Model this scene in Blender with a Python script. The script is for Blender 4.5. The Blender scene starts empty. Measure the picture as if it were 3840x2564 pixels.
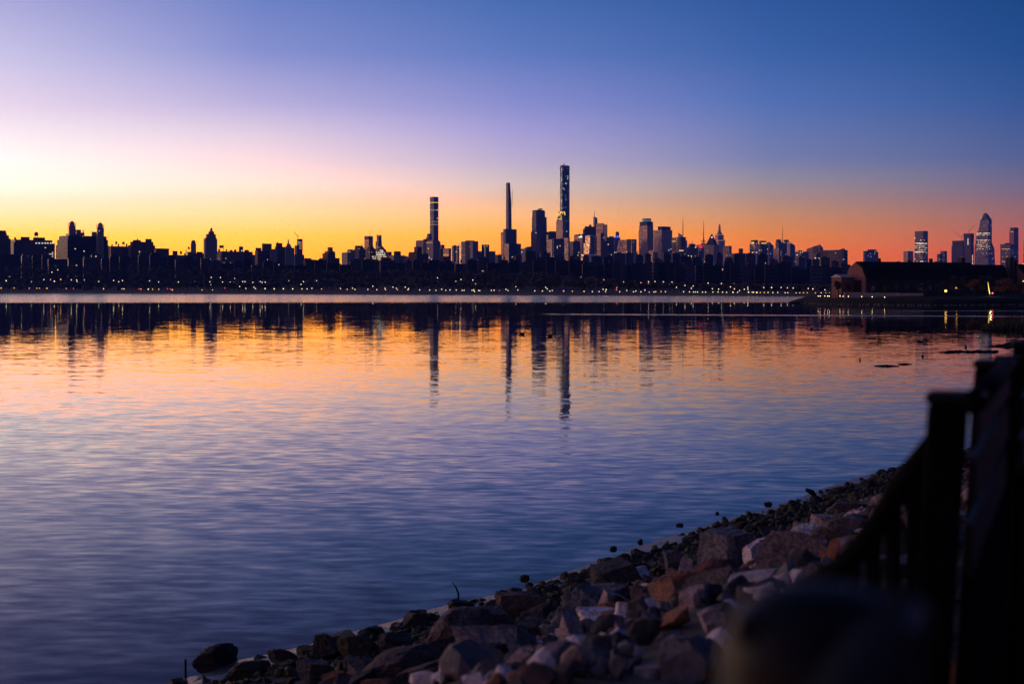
import bpy, bmesh, math, random
import numpy as np
from mathutils import Vector, Matrix, noise
random.seed(7)
R_ = math.radians
scene = bpy.context.scene
COL = scene.collection
# ------------------------------------------------------------------ picture geometry (photograph 3840 x 2564, 50 mm lens)
F, CX, HZ, EYE = 5333.33, 1920.0, 1090.0, 3.6
def at(px, py, Y):
    return Vector(((px-CX)/F*Y, Y, EYE+(HZ-py)/F*Y))
def s2l(c):
    return tuple(((v/255)/12.92 if v/255 <= .04045 else ((v/255+.055)/1.055)**2.4) for v in c)

# ------------------------------------------------------------------ object helpers
def tag(o, label=None, cat=None, group=None, kind=None):
    if label: o['label'] = label
    if cat: o['category'] = cat
    if group: o['group'] = group
    if kind: o['kind'] = kind
    return o
def empty(name, loc, rz=0):
    o = bpy.data.objects.new(name, None); COL.objects.link(o)
    o.location = loc; o.rotation_euler = (0, 0, rz); o.empty_display_size = 1
    return o
def link_mesh(name, verts, faces, m, parent=None, smooth=False):
    me = bpy.data.meshes.new(name); me.from_pydata([tuple(v) for v in verts], [], faces); me.update()
    if m: me.materials.append(m)
    if smooth:
        for p in me.polygons: p.use_smooth = True
    o = bpy.data.objects.new(name, me); COL.objects.link(o)
    if parent: o.parent = parent
    return o
class MB:
    """collects shapes for ONE mesh object"""
    def __init__(s): s.v = []; s.f = []
    def hexa(s, b, t):      # four bottom points, four top points (same order, counter-clockwise from above)
        i = len(s.v); s.v += list(b)+list(t)
        s.f += [(i+3, i+2, i+1, i), (i+4, i+5, i+6, i+7)] + [(i+k, i+(k+1) % 4, i+4+(k+1) % 4, i+4+k) for k in range(4)]
    def box(s, x0, x1, y0, y1, z0, z1):
        s.hexa([(x0,y0,z0),(x1,y0,z0),(x1,y1,z0),(x0,y1,z0)], [(x0,y0,z1),(x1,y0,z1),(x1,y1,z1),(x0,y1,z1)])
    def tube(s, pts, rad, n=8):
        pts = [Vector(p) for p in pts]
        if not hasattr(rad, '__len__'): rad = [rad]*len(pts)
        rings = []
        for k, p in enumerate(pts):
            d = (pts[min(k+1, len(pts)-1)]-pts[max(k-1, 0)]).normalized()
            a = d.cross(Vector((0, 0, 1)) if abs(d.z) < .9 else Vector((1, 0, 0))).normalized(); c = d.cross(a)
            i = len(s.v)
            s.v += [p+(a*math.cos(2*math.pi*j/n)+c*math.sin(2*math.pi*j/n))*rad[k] for j in range(n)]
            rings.append(i)
        for q in range(len(rings)-1):
            for j in range(n):
                s.f.append((rings[q]+j, rings[q]+(j+1) % n, rings[q+1]+(j+1) % n, rings[q+1]+j))
        s.f.append(tuple(rings[0]+j for j in range(n))[::-1]); s.f.append(tuple(rings[-1]+j for j in range(n)))
    def lathe(s, c, prof, n=14):   # prof [(r, z)...] round the vertical axis through c
        s.tube([(c[0], c[1], z) for r, z in prof], [max(r, .01) for r, z in prof], n)
    def build(s, name, m, parent=None, smooth=False):
        return link_mesh(name, s.v, s.f, m, parent, smooth)

# ------------------------------------------------------------------ node helpers
def newmat(name):
    m = bpy.data.materials.new(name); m.use_nodes = True
    nt = m.node_tree; b = nt.nodes['Principled BSDF']
    m.cycles.emission_sampling = 'NONE'
    return m, nt, b
def N(nt, t, **kw):
    n = nt.nodes.new(t)
    for k, v in kw.items(): setattr(n, k, v)
    return n
def math_(nt, op, a, b=None, c=None, clamp=False):
    n = N(nt, 'ShaderNodeMath', operation=op); n.use_clamp = clamp
    for i, x in enumerate((a, b, c)):
        if x is None: continue
        if isinstance(x, (int, float)): n.inputs[i].default_value = x
        else: nt.links.new(x, n.inputs[i])
    return n.outputs[0]
def mix_(nt, fac, a, b):
    n = N(nt, 'ShaderNodeMix', data_type='RGBA')
    for i, x in ((0, fac), (6, a), (7, b)):
        if isinstance(x, (int, float)): n.inputs[i].default_value = x
        elif isinstance(x, tuple): n.inputs[i].default_value = (*x[:3], 1)
        else: nt.links.new(x, n.inputs[i])
    return n.outputs[2]
def simple(name, col, rough=.8, metal=0, var=.25, scale=3.0, bump=0.0, spec=.5):
    m, nt, b = newmat(name)
    tc = N(nt, 'ShaderNodeTexCoord'); nz = N(nt, 'ShaderNodeTexNoise'); nz.inputs['Scale'].default_value = scale; nz.inputs['Detail'].default_value = 6
    nt.links.new(tc.outputs['Object'], nz.inputs['Vector'])
    c1 = tuple(v*(1-var) for v in col); c2 = tuple(min(1, v*(1+var)) for v in col)
    cr = N(nt, 'ShaderNodeMapRange'); cr.inputs[1].default_value = .3; cr.inputs[2].default_value = .7
    nt.links.new(nz.outputs['Fac'], cr.inputs[0])
    nt.links.new(mix_(nt, cr.outputs[0], c1, c2), b.inputs['Base Color'])
    b.inputs['Roughness'].default_value = rough; b.inputs['Metallic'].default_value = metal
    b.inputs['Specular IOR Level'].default_value = spec
    if bump:
        bp = N(nt, 'ShaderNodeBump'); bp.inputs['Strength'].default_value = bump; bp.inputs['Distance'].default_value = .03
        nt.links.new(nz.outputs['Fac'], bp.inputs['Height']); nt.links.new(bp.outputs[0], b.inputs['Normal'])
    return m
def glow(name, col, strength):
    m, nt, b = newmat(name)
    b.inputs['Base Color'].default_value = (*[min(1, c*.6) for c in col], 1)
    b.inputs['Emission Color'].default_value = (*col, 1); b.inputs['Emission Strength'].default_value = strength
    return m
def facade(name, wall, floor=3.6, bay=3.2, wz=.55, wx=.55, glass=(.02, .025, .035), grough=.12, gmetal=0.0, gspec=.7, lit=.01, litcol=(1, .75, .42), lits=.9, wrough=.85):
    """walls with rows of windows in building coordinates, some of the windows lit"""
    m, nt, b = newmat(name)
    tc = N(nt, 'ShaderNodeTexCoord'); sx = N(nt, 'ShaderNodeSeparateXYZ'); nt.links.new(tc.outputs['Object'], sx.inputs[0])
    u = math_(nt, 'DIVIDE', math_(nt, 'ADD', sx.outputs[0], sx.outputs[1]), bay); v = math_(nt, 'DIVIDE', sx.outputs[2], floor)
    fu = math_(nt, 'FRACT', u); fv = math_(nt, 'FRACT', v)
    win = math_(nt, 'MULTIPLY', math_(nt, 'COMPARE', fu, .5, wx/2), math_(nt, 'COMPARE', fv, .5, wz/2))
    geo = N(nt, 'ShaderNodeNewGeometry'); sn = N(nt, 'ShaderNodeSeparateXYZ'); nt.links.new(geo.outputs['Normal'], sn.inputs[0])
    side = math_(nt, 'LESS_THAN', math_(nt, 'ABSOLUTE', sn.outputs[2]), .6)
    win = math_(nt, 'MULTIPLY', win, side)
    oi = N(nt, 'ShaderNodeObjectInfo')
    cell = N(nt, 'ShaderNodeCombineXYZ')
    nt.links.new(math_(nt, 'FLOOR', u), cell.inputs[0]); nt.links.new(math_(nt, 'FLOOR', v), cell.inputs[1]); nt.links.new(oi.outputs['Random'], cell.inputs[2])
    wn = N(nt, 'ShaderNodeTexWhiteNoise', noise_dimensions='3D'); nt.links.new(cell.outputs[0], wn.inputs['Vector'])
    nz = N(nt, 'ShaderNodeTexNoise'); nz.inputs['Scale'].default_value = .03; nz.inputs['Detail'].default_value = 4
    nt.links.new(tc.outputs['Object'], nz.inputs['Vector'])
    tone = math_(nt, 'ADD', math_(nt, 'MULTIPLY', oi.outputs['Random'], .6), math_(nt, 'MULTIPLY', nz.outputs['Fac'], .5))
    wc = mix_(nt, tone, tuple(c*.6 for c in wall), tuple(min(1, c*1.35) for c in wall))
    gl = mix_(nt, wn.outputs['Value'], tuple(c*.5 for c in glass), tuple(c*1.6 for c in glass))
    nt.links.new(mix_(nt, win, wc, gl), b.inputs['Base Color'])
    nt.links.new(math_(nt, 'MULTIPLY_ADD', win, grough-wrough, wrough), b.inputs['Roughness'])
    nt.links.new(math_(nt, 'MULTIPLY', win, gmetal), b.inputs['Metallic'])
    nt.links.new(math_(nt, 'MULTIPLY_ADD', win, gspec-.3, .3), b.inputs['Specular IOR Level'])
    on = math_(nt, 'MULTIPLY', win, math_(nt, 'GREATER_THAN', wn.outputs['Value'], 1-lit))
    b.inputs['Emission Color'].default_value = (*litcol, 1)
    nt.links.new(math_(nt, 'MULTIPLY', on, lits), b.inputs['Emission Strength'])
    return m

M = {}
M['brick'] = facade('brick_facade', (.22, .13, .11), 3.3, 3.4, .5, .42, lit=.006, gspec=.3)
M['brown'] = facade('brown_brick_facade', (.15, .10, .085), 3.3, 3.0, .5, .45, lit=.008, gspec=.3)
M['dim'] = facade('darker_brick_facade', (.055, .042, .04), 3.3, 3.2, .5, .45, lit=.003, lits=.6, gspec=.15)  # brick facade in a much darker base colour
M['dimglass'] = facade('darker_glass_facade', (.05, .045, .05), 3.6, 3.2, .6, .8, glass=(.03, .033, .04), gmetal=.2, lit=.003, lits=.6)  # glass facade with darker wall and pane colours
M['stone'] = facade('limestone_facade', (.36, .29, .26), 3.5, 3.2, .5, .45, lit=.006)
M['concrete'] = facade('concrete_facade', (.30, .27, .26), 3.4, 4.0, .5, .6, lit=.01)
M['grid'] = facade('masonry_grid_facade', (.20, .15, .13), 3.9, 4.2, .55, .55, glass=(.5, .45, .42), grough=.2, gmetal=.75, lit=.008)
M['glass'] = facade('dark_glass_facade', (.05, .055, .065), 4.0, 3.0, .8, .85, glass=(.09, .10, .12), gmetal=.55, lit=.012)
M['blue'] = facade('blue_glass_facade', (.10, .13, .18), 4.0, 3.0, .75, .9, glass=(.10, .14, .21), gmetal=.6, grough=.18, lit=.012)
M['mirror'] = facade('mirror_glass_facade', (.25, .20, .18), 4.0, 6.0, .78, .93, glass=(.62, .58, .55), gmetal=.95, grough=.1, lit=.004)
M['tan'] = facade('tan_slab_facade', (.42, .30, .22), 3.9, 50.0, .4, 1.0, glass=(.35, .28, .24), gmetal=.7, grough=.2, lit=.0)
M['ribs'] = facade('ribbed_tower_facade', (.16, .13, .13), 400.0, 4.5, 1.0, .45, glass=(.10, .10, .13), gmetal=.6, grough=.25, lit=.0)
M['deck'] = facade('banded_facade', (.17, .13, .12), 3.8, 90.0, .5, 1.0, glass=(.30, .24, .22), gmetal=.75, grough=.15, lit=.0)
M['roof'] = simple('roof_plant', (.07, .06, .06), .9)
M['metal'] = simple('dark_steel', (.05, .05, .055), .6, .3)
M['teal'] = simple('pale_teal_metal', (.35, .55, .58), .4, .3)
M['wood'] = simple('weathered_tank_wood', (.10, .07, .05), .9)
G = {}
G['warm'] = glow('warm_window_light', (1, .74, .4), 1.1)
G['white'] = glow('white_window_light', (.9, .95, 1), 1.1)
G['gold'] = glow('gold_crown_light', (1, .62, .08), 1.5)
G['blueglow'] = glow('blue_roof_light', (.05, .12, 1), 2.2)
G['redglow'] = glow('red_sign_light', (1, .01, .02), 1.6)
G['pink'] = glow('pink_beacon_light', (1, .35, .75), 3)
G['softred'] = glow('soft_red_light', (.9, .05, .08), .9)
G['teal'] = glow('teal_crown_light', (.25, .6, .68), .35)
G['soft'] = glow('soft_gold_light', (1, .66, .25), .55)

# ------------------------------------------------------------------ far-shore layout
_sh = [(-1500, 3200), (0, 2130), (700, 1700), (1430, 1371), (2100, 1160), (2860, 970), (3200, 900), (4000, 800), (5200, 700)]
def shoreY(px):
    for (a, ya), (b, yb) in zip(_sh, _sh[1:]):
        if px <= b: return ya+(yb-ya)*(max(px, a)-a)/(b-a)
    return _sh[-1][1]
A = R_(50); CA, SA = math.cos(A), math.sin(A); ROT = math.pi/2-A
BASEZ = 4.0
class Bld:
    """one building: an Empty at the foot of its near corner and its parts"""
    def __init__(s, name, label, Y, x0, x1, group=None, cat='building', xs=None, fr=None):
        s.Y = Y; s.fr = .12 if x0 < 1150 else .42
        s.x0, s.x1 = x0, x1; s.fr = fr or s.fr; s.xs = xs if xs is not None else x0+(x1-x0)*s.fr
        s.ref = s.corner((x0, s.xs, x1), Y)
        s.loc = Vector((s.ref[0].x, s.ref[0].y, BASEZ))
        s.e = tag(empty(name, s.loc, ROT), label, cat, group)
    def lc(s, p):
        d = Vector(p)-s.loc; c, n = math.cos(-ROT), math.sin(-ROT)
        return Vector((d.x*c-d.y*n, d.x*n+d.y*c, d.z))
    def corner(s, tr, Y):
        x0, xs, x1 = tr; C = Vector(((xs-CX)/F*Y, Y, 0)); t0 = (x0-CX)/F; t1 = (x1-CX)/F
        L = (C.x-t0*C.y)/(CA+t0*SA); Rr = (t1*C.y-C.x)/(SA-t1*CA)
        return C, Vector((C.x-L*CA, C.y+L*SA, 0)), Vector((C.x+Rr*SA, C.y+Rr*CA, 0)), L, Rr
    def tri(s, x0, x1, xs):
        return (x0, xs if xs is not None else x0+(x1-x0)*s.fr, x1)
    def depth(s, tr):
        ins = ((tr[0]-s.x0)+(s.x1-tr[2]))/2*s.Y/F
        return s.Y+max(0, ins)*.95+random.uniform(.15, .35)
    def ring(s, tr, y, Y, dl=0, dr=0):
        C, Lp, Rp, L, Rr = s.corner(tr, Y); z = EYE+(HZ-y)/F*Y
        zl = EYE+(HZ-y-dl)/F*Y; zr = EYE+(HZ-y-dr)/F*Y
        B = Lp+Rp-C
        P = [(C, z), (Rp, zr), (B, zl+zr-z), (Lp, zl)]
        return [s.lc((p.x, p.y, zz)) for p, zz in P]
    def blk(s, name, x0, x1, y, m, yb=None, xs=None, top=None, dl=0, dr=0, Y=None):
        tr = s.tri(x0, x1, xs); Y = Y or s.depth(tr)
        bot = s.ring(tr, HZ, Y)
        for p in bot: p.z = 0 if yb is None else (EYE+(HZ-yb)/F*Y-BASEZ)
        t = s.ring(top or tr, y, Y, dl, dr)
        mb = MB(); mb.hexa(bot, t)
        return mb.build(name, M[m] if isinstance(m, str) else m, s.e)
    def mid(s, px):     # a place well inside the building, seen at column px
        C, Lp, Rp, L, Rr = s.ref; Yc = (C.y+(Lp.y+Rp.y)/2)/2
        return Yc
    def rod(s, name, pts, rad, m, n=6):   # pts [(px, py)], radius in metres
        Y = s.mid(0); mb = MB(); mb.tube([s.lc(at(x, y, Y)) for x, y in pts], rad, n)
        return mb.build(name, M[m] if isinstance(m, str) else m, s.e)
    def drum(s, name, px, prof, m, n=16, Y=None):   # prof [(halfwidth px, y px)...]
        Y = Y or s.mid(0); mb = MB(); c = s.lc(at(px, HZ, Y)); k = Y/F
        mb.lathe((c.x, c.y), [(r*k, EYE+(HZ-y)*k-BASEZ) for r, y in prof], n)
        return mb.build(name, M[m] if isinstance(m, str) else m, s.e)
    def tank(s, px, w, y, yb):
        t = s.drum('water_tank', px, [(w/2, yb), (w/2, y+w*.28), (w*.42, y+w*.25), (.4, y)], 'wood', 10)
        Y = s.mid(0); mb = MB()
        a = s.lc(at(px-.36*w, yb, Y)); c = s.lc(at(px+.36*w, yb, Y)); dn = Vector((0, 0, -w*.8*Y/F))
        mb.tube([a+dn, a, c, c+dn], .3, 5)
        mb.build('tank_stand', M['metal'], t)
    def win(s, px, py, w, h, m, tr=None, name='lit_window'):
        """a lit window standing proud of the face seen at column px"""
        tr = tr or (s.x0, s.xs, s.x1); Y = s.depth(tr) if tr != (s.x0, s.xs, s.x1) and not getattr(s, 'flat', False) else s.Y
        C, Lp, Rp, L, Rr = s.corner(tr, Y); t = (px-CX)/F; d = Vector((-CA, SA, 0)) if px < tr[1] else Vector((SA, CA, 0))
        q = (C.x-t*C.y)/(t*d.y-d.x); P = C+d*q; k = P.y/F; z = EYE+(HZ-py)*k
        p = s.lc((P.x, P.y, z)); hw = w*k/2/max(.3, abs(d.x)); hh = h*k/2; mb = MB()
        if px < tr[1]: mb.box(p.x-.45, p.x+.2, p.y-hw, p.y+hw, p.z-hh, p.z+hh)
        else: mb.box(p.x-hw, p.x+hw, p.y-.45, p.y+.2, p.z-hh, p.z+hh)
        return mb.build(name, G[m] if m in G else M[m], s.e)
    def wins(s, pts, m='warm', w=3, h=2.6, tr=None):
        for q in pts: s.win(q[0], q[1], w, h, q[2] if len(q) > 2 else m, tr)
    def crane(s, px, yb, yt, tip, back):
        """a luffing crane standing on the roof: mast, jib, counter jib"""
        s.rod('crane_mast', [(px, yb), (px, yt)], .9, 'metal', 4)
        s.rod('crane_jib', [(px, yt), tip], [.9, .5], 'metal', 4)
        s.rod('crane_counter_jib', [(px, yt), back], .8, 'metal', 4)
def B(*a, **k): return Bld(*a, **k)
SIL = 'apartment_building'

# ---- left: apartment houses against the yellow sky
b = B(SIL, 'stepped dark apartment block cut by the left edge of the skyline', 2560, -60, 40)
b.blk('wall', -60, 40, 893, 'brown'); b.blk('upper_storeys', -55, 34, 881, 'brown'); b.blk('penthouse', -50, 26, 873, 'brown'); b.blk('roof_house', -45, 23, 863, 'roof')
b = B(SIL, 'broad dark block with water tank and one row of lit windows under its roof', 2600, 30, 206)
b.blk('wall', 30, 206, 909, 'brown'); b.blk('upper_storeys', 38, 197, 898, 'brown'); b.blk('penthouse', 77, 111, 888, 'roof'); b.blk('penthouse', 124, 169, 890, 'brown'); b.tank(136, 14, 869, 885)
b.blk('roof_house', 53, 61, 890, 'roof')
for x in (136, 147, 159, 170, 179, 190, 198): b.win(x, 912, 4, 3.4, 'white')
b.wins([(170, 929), (197, 947), (197, 954), (197, 962), (177, 969), (168, 976), (191, 953)], 'white', 3, 2.4)
b = B(SIL, 'massive apartment house with two domed twin towers', 2700, 209, 409, xs=253)
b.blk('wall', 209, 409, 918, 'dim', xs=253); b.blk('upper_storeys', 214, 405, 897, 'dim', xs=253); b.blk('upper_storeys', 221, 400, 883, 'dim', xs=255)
b.blk('penthouse', 246, 300, 876, 'stone', xs=260); b.blk('penthouse', 284, 304, 861, 'stone'); b.blk('penthouse', 300, 317, 872, 'stone'); b.blk('penthouse', 343, 366, 869, 'stone'); b.drum('finial', 312, [(2.5, 872), (2, 866), (.3, 861)], 'stone', 8)
for x, dy in ((270, 0), (376, 6)):
    t = b.blk('tower', x-14, x+14, 846+dy, 'stone', Y=2712)
    for d in (-13.5, 13.3):
        o = b.drum('turret', x+d, [(1.2, 846+dy), (1.2, 839+dy), (.2, 835+dy)], 'stone', 6, Y=2716); o.parent = t
        o.matrix_parent_inverse = Matrix()
    o = b.drum('dome', x, [(10, 847+dy), (10, 838+dy), (9, 834.5+dy), (5, 831+dy), (1, 829+dy), (.5, 824+dy)], 'stone', 14, Y=2730); o.parent = t
b.wins([(282, 933), (315, 942), (294, 980, 'warm')], 'warm', 3.4, 3)
b = B(SIL, 'low dark block with two water tanks on its roof beside the twin towers', 2650, 406, 484)
b.blk('wall', 406, 484, 923, 'brick'); b.tank(436, 8, 905, 915); b.tank(463, 9.5, 906, 916); b.blk('roof_house', 418, 423, 915, 'roof'); b.blk('roof_house', 442, 447, 914, 'roof'); b.blk('roof_house', 472, 478, 914, 'roof')
b = B(SIL, 'wide dark apartment block stepping up to a square roof house at its right end', 2640, 480, 582)
b.blk('wall', 480, 582, 919, 'brown'); b.blk('upper_storeys', 488, 576, 906, 'brown'); b.blk('penthouse', 498, 528, 900, 'brown'); b.blk('penthouse', 545, 569, 896, 'brown'); b.blk('roof_house', 513, 518, 895, 'roof')
b.wins([(523, 944), (530, 960, 'white'), (566, 979), (570, 979)], 'warm', 3, 3)
b = B(SIL, 'plain flat-roofed dark block with a thin cornice beside the low gap', 2600, 578, 634)
b.blk('wall', 578, 634, 933, 'brown'); b.blk('cornice', 577, 634.6, 931, 'roof', yb=934.5, Y=2598)
b = B(SIL, 'low block with a boxy roof house in the bright gap of the skyline', 2700, 632, 700)
b.blk('wall', 632, 700, 956, 'brick'); b.blk('roof_house', 647, 666, 941, 'brown'); b.drum('water_tank', 678.5, [(4, 953), (4, 944), (.5, 941)], 'wood', 10)
b = B(SIL, 'low block with a water tank on tall legs left of the slim tower', 2650, 690, 764)
b.blk('wall', 690, 764, 949, 'brick'); b.blk('penthouse', 698, 724, 944, 'stone'); b.tank(708, 8, 925, 934); b.drum('chimney', 697.5, [(1.4, 949), (1.4, 936)], 'brick', 6); b.blk('penthouse', 737, 760, 944, 'roof')
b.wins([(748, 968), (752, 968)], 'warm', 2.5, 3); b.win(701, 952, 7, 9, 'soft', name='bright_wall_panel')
b = B('tower', 'slim tower with tapered top beside the stepped tower', 3700, 715, 735.5)
b.blk('wall', 715, 735.5, 914, 'stone'); b.blk('tapered_top', 715.4, 735, 901, 'stone', yb=914, top=(718.5, 723, 732), Y=3701)
b = B('tower', 'tall stepped tower with a small dome at its peak', 3400, 763, 815)
b.blk('wall', 763, 815, 895, 'stone'); b.blk('upper_storeys', 767, 812.5, 891, 'stone'); b.blk('upper_storeys', 772, 810, 878, 'stone'); b.blk('upper_storeys', 781, 804, 868, 'stone'); b.drum('dome', 792.5, [(5.5, 869), (5, 861), (4.5, 858), (2.5, 855.5), (.4, 854)], 'stone', 12)
b = B(SIL, 'long low block with many small roof houses right of the stepped tower', 2700, 812, 956)
b.blk('wall', 812, 956, 953, 'brown'); b.blk('upper_storeys', 815, 948, 942, 'brown')
for x, w, y in ((822, 8, 934), (849, 5, 935), (867, 11, 937), (882, 9, 936), (904, 16, 924), (925, 17, 937)): b.blk('roof_house', x-w/2, x+w/2, y, 'roof')
b.blk('roof_house', 822, 838, 920, 'metal', yb=930); b.rod('tank_stand', [(824, 942), (824, 920)], .5, 'metal'); b.rod('tank_stand', [(838, 942), (838, 918)], .5, 'metal')
b.wins([(834, 985), (845, 985), (862, 985), (907, 940, 'white')], 'warm', 3.5, 3)
b = B(SIL, 'bulky dark block with a square central tower and pink lit upper floors', 2800, 956, 1042)
b.blk('wall', 956, 1042, 940, 'brown'); b.blk('upper_storeys', 958, 980, 929, 'brown'); b.blk('tower', 982, 1019, 913, 'brick'); b.blk('penthouse', 1012, 1040, 934, 'stone'); b.wins([(1020+k*5.5, y) for k in range(4) for y in (944, 949)], 'soft', 3, 2.6)
b = B(SIL, 'square-headed dark block with bright attic windows next to the spire', 2900, 1030, 1076)
b.blk('wall', 1030, 1076, 925, 'brown'); b.blk('tower', 1034, 1059, 911, 'brick'); b.drum('chimney', 1041, [(2.5, 911), (2.5, 908)], 'roof', 8)
b = B('spired_building', 'dark domed building with a slender lantern spire', 2900, 1068, 1104)
b.blk('wall', 1068, 1104, 929, 'stone'); b.drum('dome', 1082, [(13, 930), (10, 924), (7, 918), (5, 914)], 'stone', 12); b.drum('spire', 1081, [(3.4, 915), (2.8, 905), (2, 901), (.3, 895.5)], 'stone', 8)
for x in (1076, 1087): b.drum('pinnacle', x, [(1, 920), (.2, 913)], 'stone', 6)
b = B('tower', 'unfinished dark tower with a raised crane on its roof and bright side floors', 4200, 1107, 1141, xs=1114)
b.blk('wall', 1101, 1141, 955, 'brown', Y=4190); b.blk('lower_storeys', 1105, 1135, 920, 'brown', xs=1113); b.blk('shaft', 1113, 1135, 896, 'glass', xs=1120); b.crane(1117, 898, 887, (1102, 868), (1121, 882))
b.wins([(1124+k, 908+j*5, 'soft') for j in range(6) for k in (0, 5)], 'soft', 2.4, 2.5, tr=(1113, 1120, 1135))
b = B(SIL, 'low flat dark block right of the crane tower', 2300, 1138, 1186)
b.blk('wall', 1138, 1186, 973, 'brown'); b.blk('upper_storeys', 1141, 1168, 968, 'brown')
b = B(SIL, 'dark stepped pyramid-like block with a square top and thin aerial', 2700, 1197, 1274)
b.blk('wall', 1197, 1274, 967, 'brown'); b.blk('upper_storeys', 1209, 1258, 949, 'brown'); b.blk('upper_storeys', 1217, 1256, 942, 'brown'); b.blk('tower', 1228, 1248, 927, 'brown'); b.rod('aerial', [(1200, 967), (1200, 955)], .3, 'metal')
b = B(SIL, 'low block with pale upper wall left of the slope-roofed block', 3200, 1281, 1332)
b.blk('wall', 1281, 1332, 946, 'concrete'); b.blk('upper_storeys', 1302, 1331, 935, 'brown'); b.wins([(1312, 944), (1308, 944), (1325, 938)], 'soft', 4, 2)
b = B(SIL, 'dark block with sloping shoulders and two short masts', 3300, 1328, 1372)
b.blk('wall', 1328, 1372, 936, 'brown'); b.blk('sloped_top', 1330, 1368, 921, 'brown', yb=936, top=(1331, 1340, 1360)); b.rod('mast', [(1355, 922), (1355, 912)], .35, 'metal'); b.rod('mast', [(1358, 922), (1358, 911)], .35, 'metal')
b = B('tower', 'square tower with glowing orange left side and tall thin mast', 5200, 1366, 1399, xs=1383)
b.blk('shaft', 1366, 1399, 898, 'deck', xs=1383); b.blk('top_storeys', 1366, 1399, 885, 'brown', yb=898, xs=1383, Y=5199); b.rod('mast', [(1387, 886), (1387.5, 861)], [.9, .5], 'metal'); b.rod('mast', [(1373, 886), (1373, 882)], .6, 'metal')
b = B(SIL, 'dark gabled block in front of the orange sided tower', 3000, 1373, 1409)
b.blk('wall', 1373, 1409, 932, 'brown'); b.blk('peaked_top', 1376, 1404, 916, 'brown', yb=932, top=(1388, 1391, 1396))
b = B('tower', 'narrow dark tower with notched parapet left of centre', 5300, 1408, 1432)
b.blk('lower_shaft', 1408, 1432, 905, 'glass'); b.blk('shaft', 1412, 1431, 883, 'glass'); b.blk('parapet', 1412, 1417, 879.5, 'glass', yb=883); b.blk('parapet', 1421, 1424, 880, 'glass', yb=883); b.blk('parapet', 1427.5, 1431, 879.5, 'glass', yb=883)
b = B('terraced_building', 'dark pointed terraced building with rows of bright white lit windows', 2600, 1394, 1456)
b.blk('wall', 1394, 1456, 966, 'brown'); b.blk('terrace', 1403, 1454, 956, 'brown'); b.blk('terrace', 1408, 1452, 947, 'brown'); b.blk('terrace', 1412, 1449, 937, 'brown'); b.blk('peaked_top', 1415, 1447, 918, 'brown', yb=937, top=(1427, 1428, 1430))
for y, xa, xb_ in ((939, 1426, 1438), (944, 1412, 1441), (950, 1413, 1443), (956, 1413, 1446), (962, 1397, 1450), (969, 1400, 1453), (974.5, 1421, 1452)):
    x = xa
    while x <= xb_:
        if random.random() < .86: b.win(x, y, 2.9, 2.6, random.choice(('warm', 'warm', 'white')))
        x += 4.2
b = B(SIL, 'dark block with a faint lit wall right of the terraced building', 2900, 1446, 1520)
b.blk('wall', 1446, 1520, 957, 'concrete'); b.blk('upper_storeys', 1448, 1469, 944, 'brown'); b.blk('upper_storeys', 1477, 1510, 942, 'brown', top=(1477, 1487, 1503))
b = B(SIL, 'low dark block with pale end wall left of the wide slab', 2900, 1512, 1560)
b.blk('wall', 1512, 1560, 960, 'concrete'); b.blk('upper_storeys', 1533, 1558, 945, 'brown')
# ---- centre
b = B(SIL, 'dark square-headed block in front of the wide grey slab', 2500, 1531, 1606)
b.blk('wall', 1531, 1606, 950, 'brown'); b.blk('upper_storeys', 1553, 1582, 925, 'brown'); b.blk('roof_house', 1536, 1553, 945, 'brown')
b = B('office_slab', 'wide grey slab at the foot of the square slender tower', 4300, 1559, 1652, xs=1624)
b.blk('wall', 1559, 1652, 904, 'stone', xs=1624); b.blk('roof_storey', 1560, 1646, 899, 'stone', xs=1624); b.blk('roof_house', 1587, 1612, 896, 'roof'); b.win(1604, 910, 38, 2, 'soft', name='lit_band')
b.wins([(1606, 932), (1618, 973), (1610, 966, 'white')], 'warm', 3, 3)
b = B('tower', 'small stepped block peeping out left of the square slender tower', 5600, 1598, 1620)
b.blk('wall', 1598, 1620, 889, 'stone'); b.blk('upper_storeys', 1601, 1619, 876, 'stone')
b = B('tower', 'very slender square flat-topped tower left of the bladed tower', 6100, 1612, 1644.3, xs=1626)
b.blk('shaft', 1612, 1644.3, 738, facade('slender_tower_facade', (.20, .18, .17), 9.0, 4.6, .6, .7, glass=(.10, .11, .14), gmetal=.6, lit=.012), xs=1626)
for y, n in ((760, 6), (788, 6), (831, 5), (842, 6)):
    for k in range(n): b.win(1615+k*(27/(n-1)), y, 3.2, 2.4, 'soft' if y != 760 else 'gold')
b = B(SIL, 'dark narrow block at the right foot of the square slender tower', 2500, 1646, 1690)
b.blk('wall', 1646, 1690, 962, 'brown'); b.blk('upper_storeys', 1647, 1662, 933, 'brown')
b = B('office_block', 'small dark roof step just right of the square slender tower', 5000, 1648, 1667)
b.blk('wall', 1648, 1667, 918, 'glass'); b.rod('aerial', [(1658, 918), (1658, 914)], .5, 'metal')
b = B('office_block', 'cube-shaped block with lit striped left side right of the slender tower', 4600, 1655, 1692, xs=1683)
b.blk('wall', 1655, 1692, 931, 'deck', xs=1683); b.wins([(1668+k*4, 957, 'soft') for k in range(4)], 'soft', 3, 1.6)
b = B('office_block', 'plain bluish block with a rooftop dish between the cube and the broad slab', 4800, 1694, 1722, xs=1716)
b.blk('wall', 1694, 1722, 921, 'blue', xs=1716); b.blk('roof_house', 1700, 1710, 919, 'roof'); b.win(1711, 944, 3, 3, 'warm')
b = B('office_block', 'slim flat orange slab against the broad box building', 5200, 1720, 1732, xs=1729)
b.blk('wall', 1720, 1732, 914, 'mirror', xs=1729)
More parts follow.
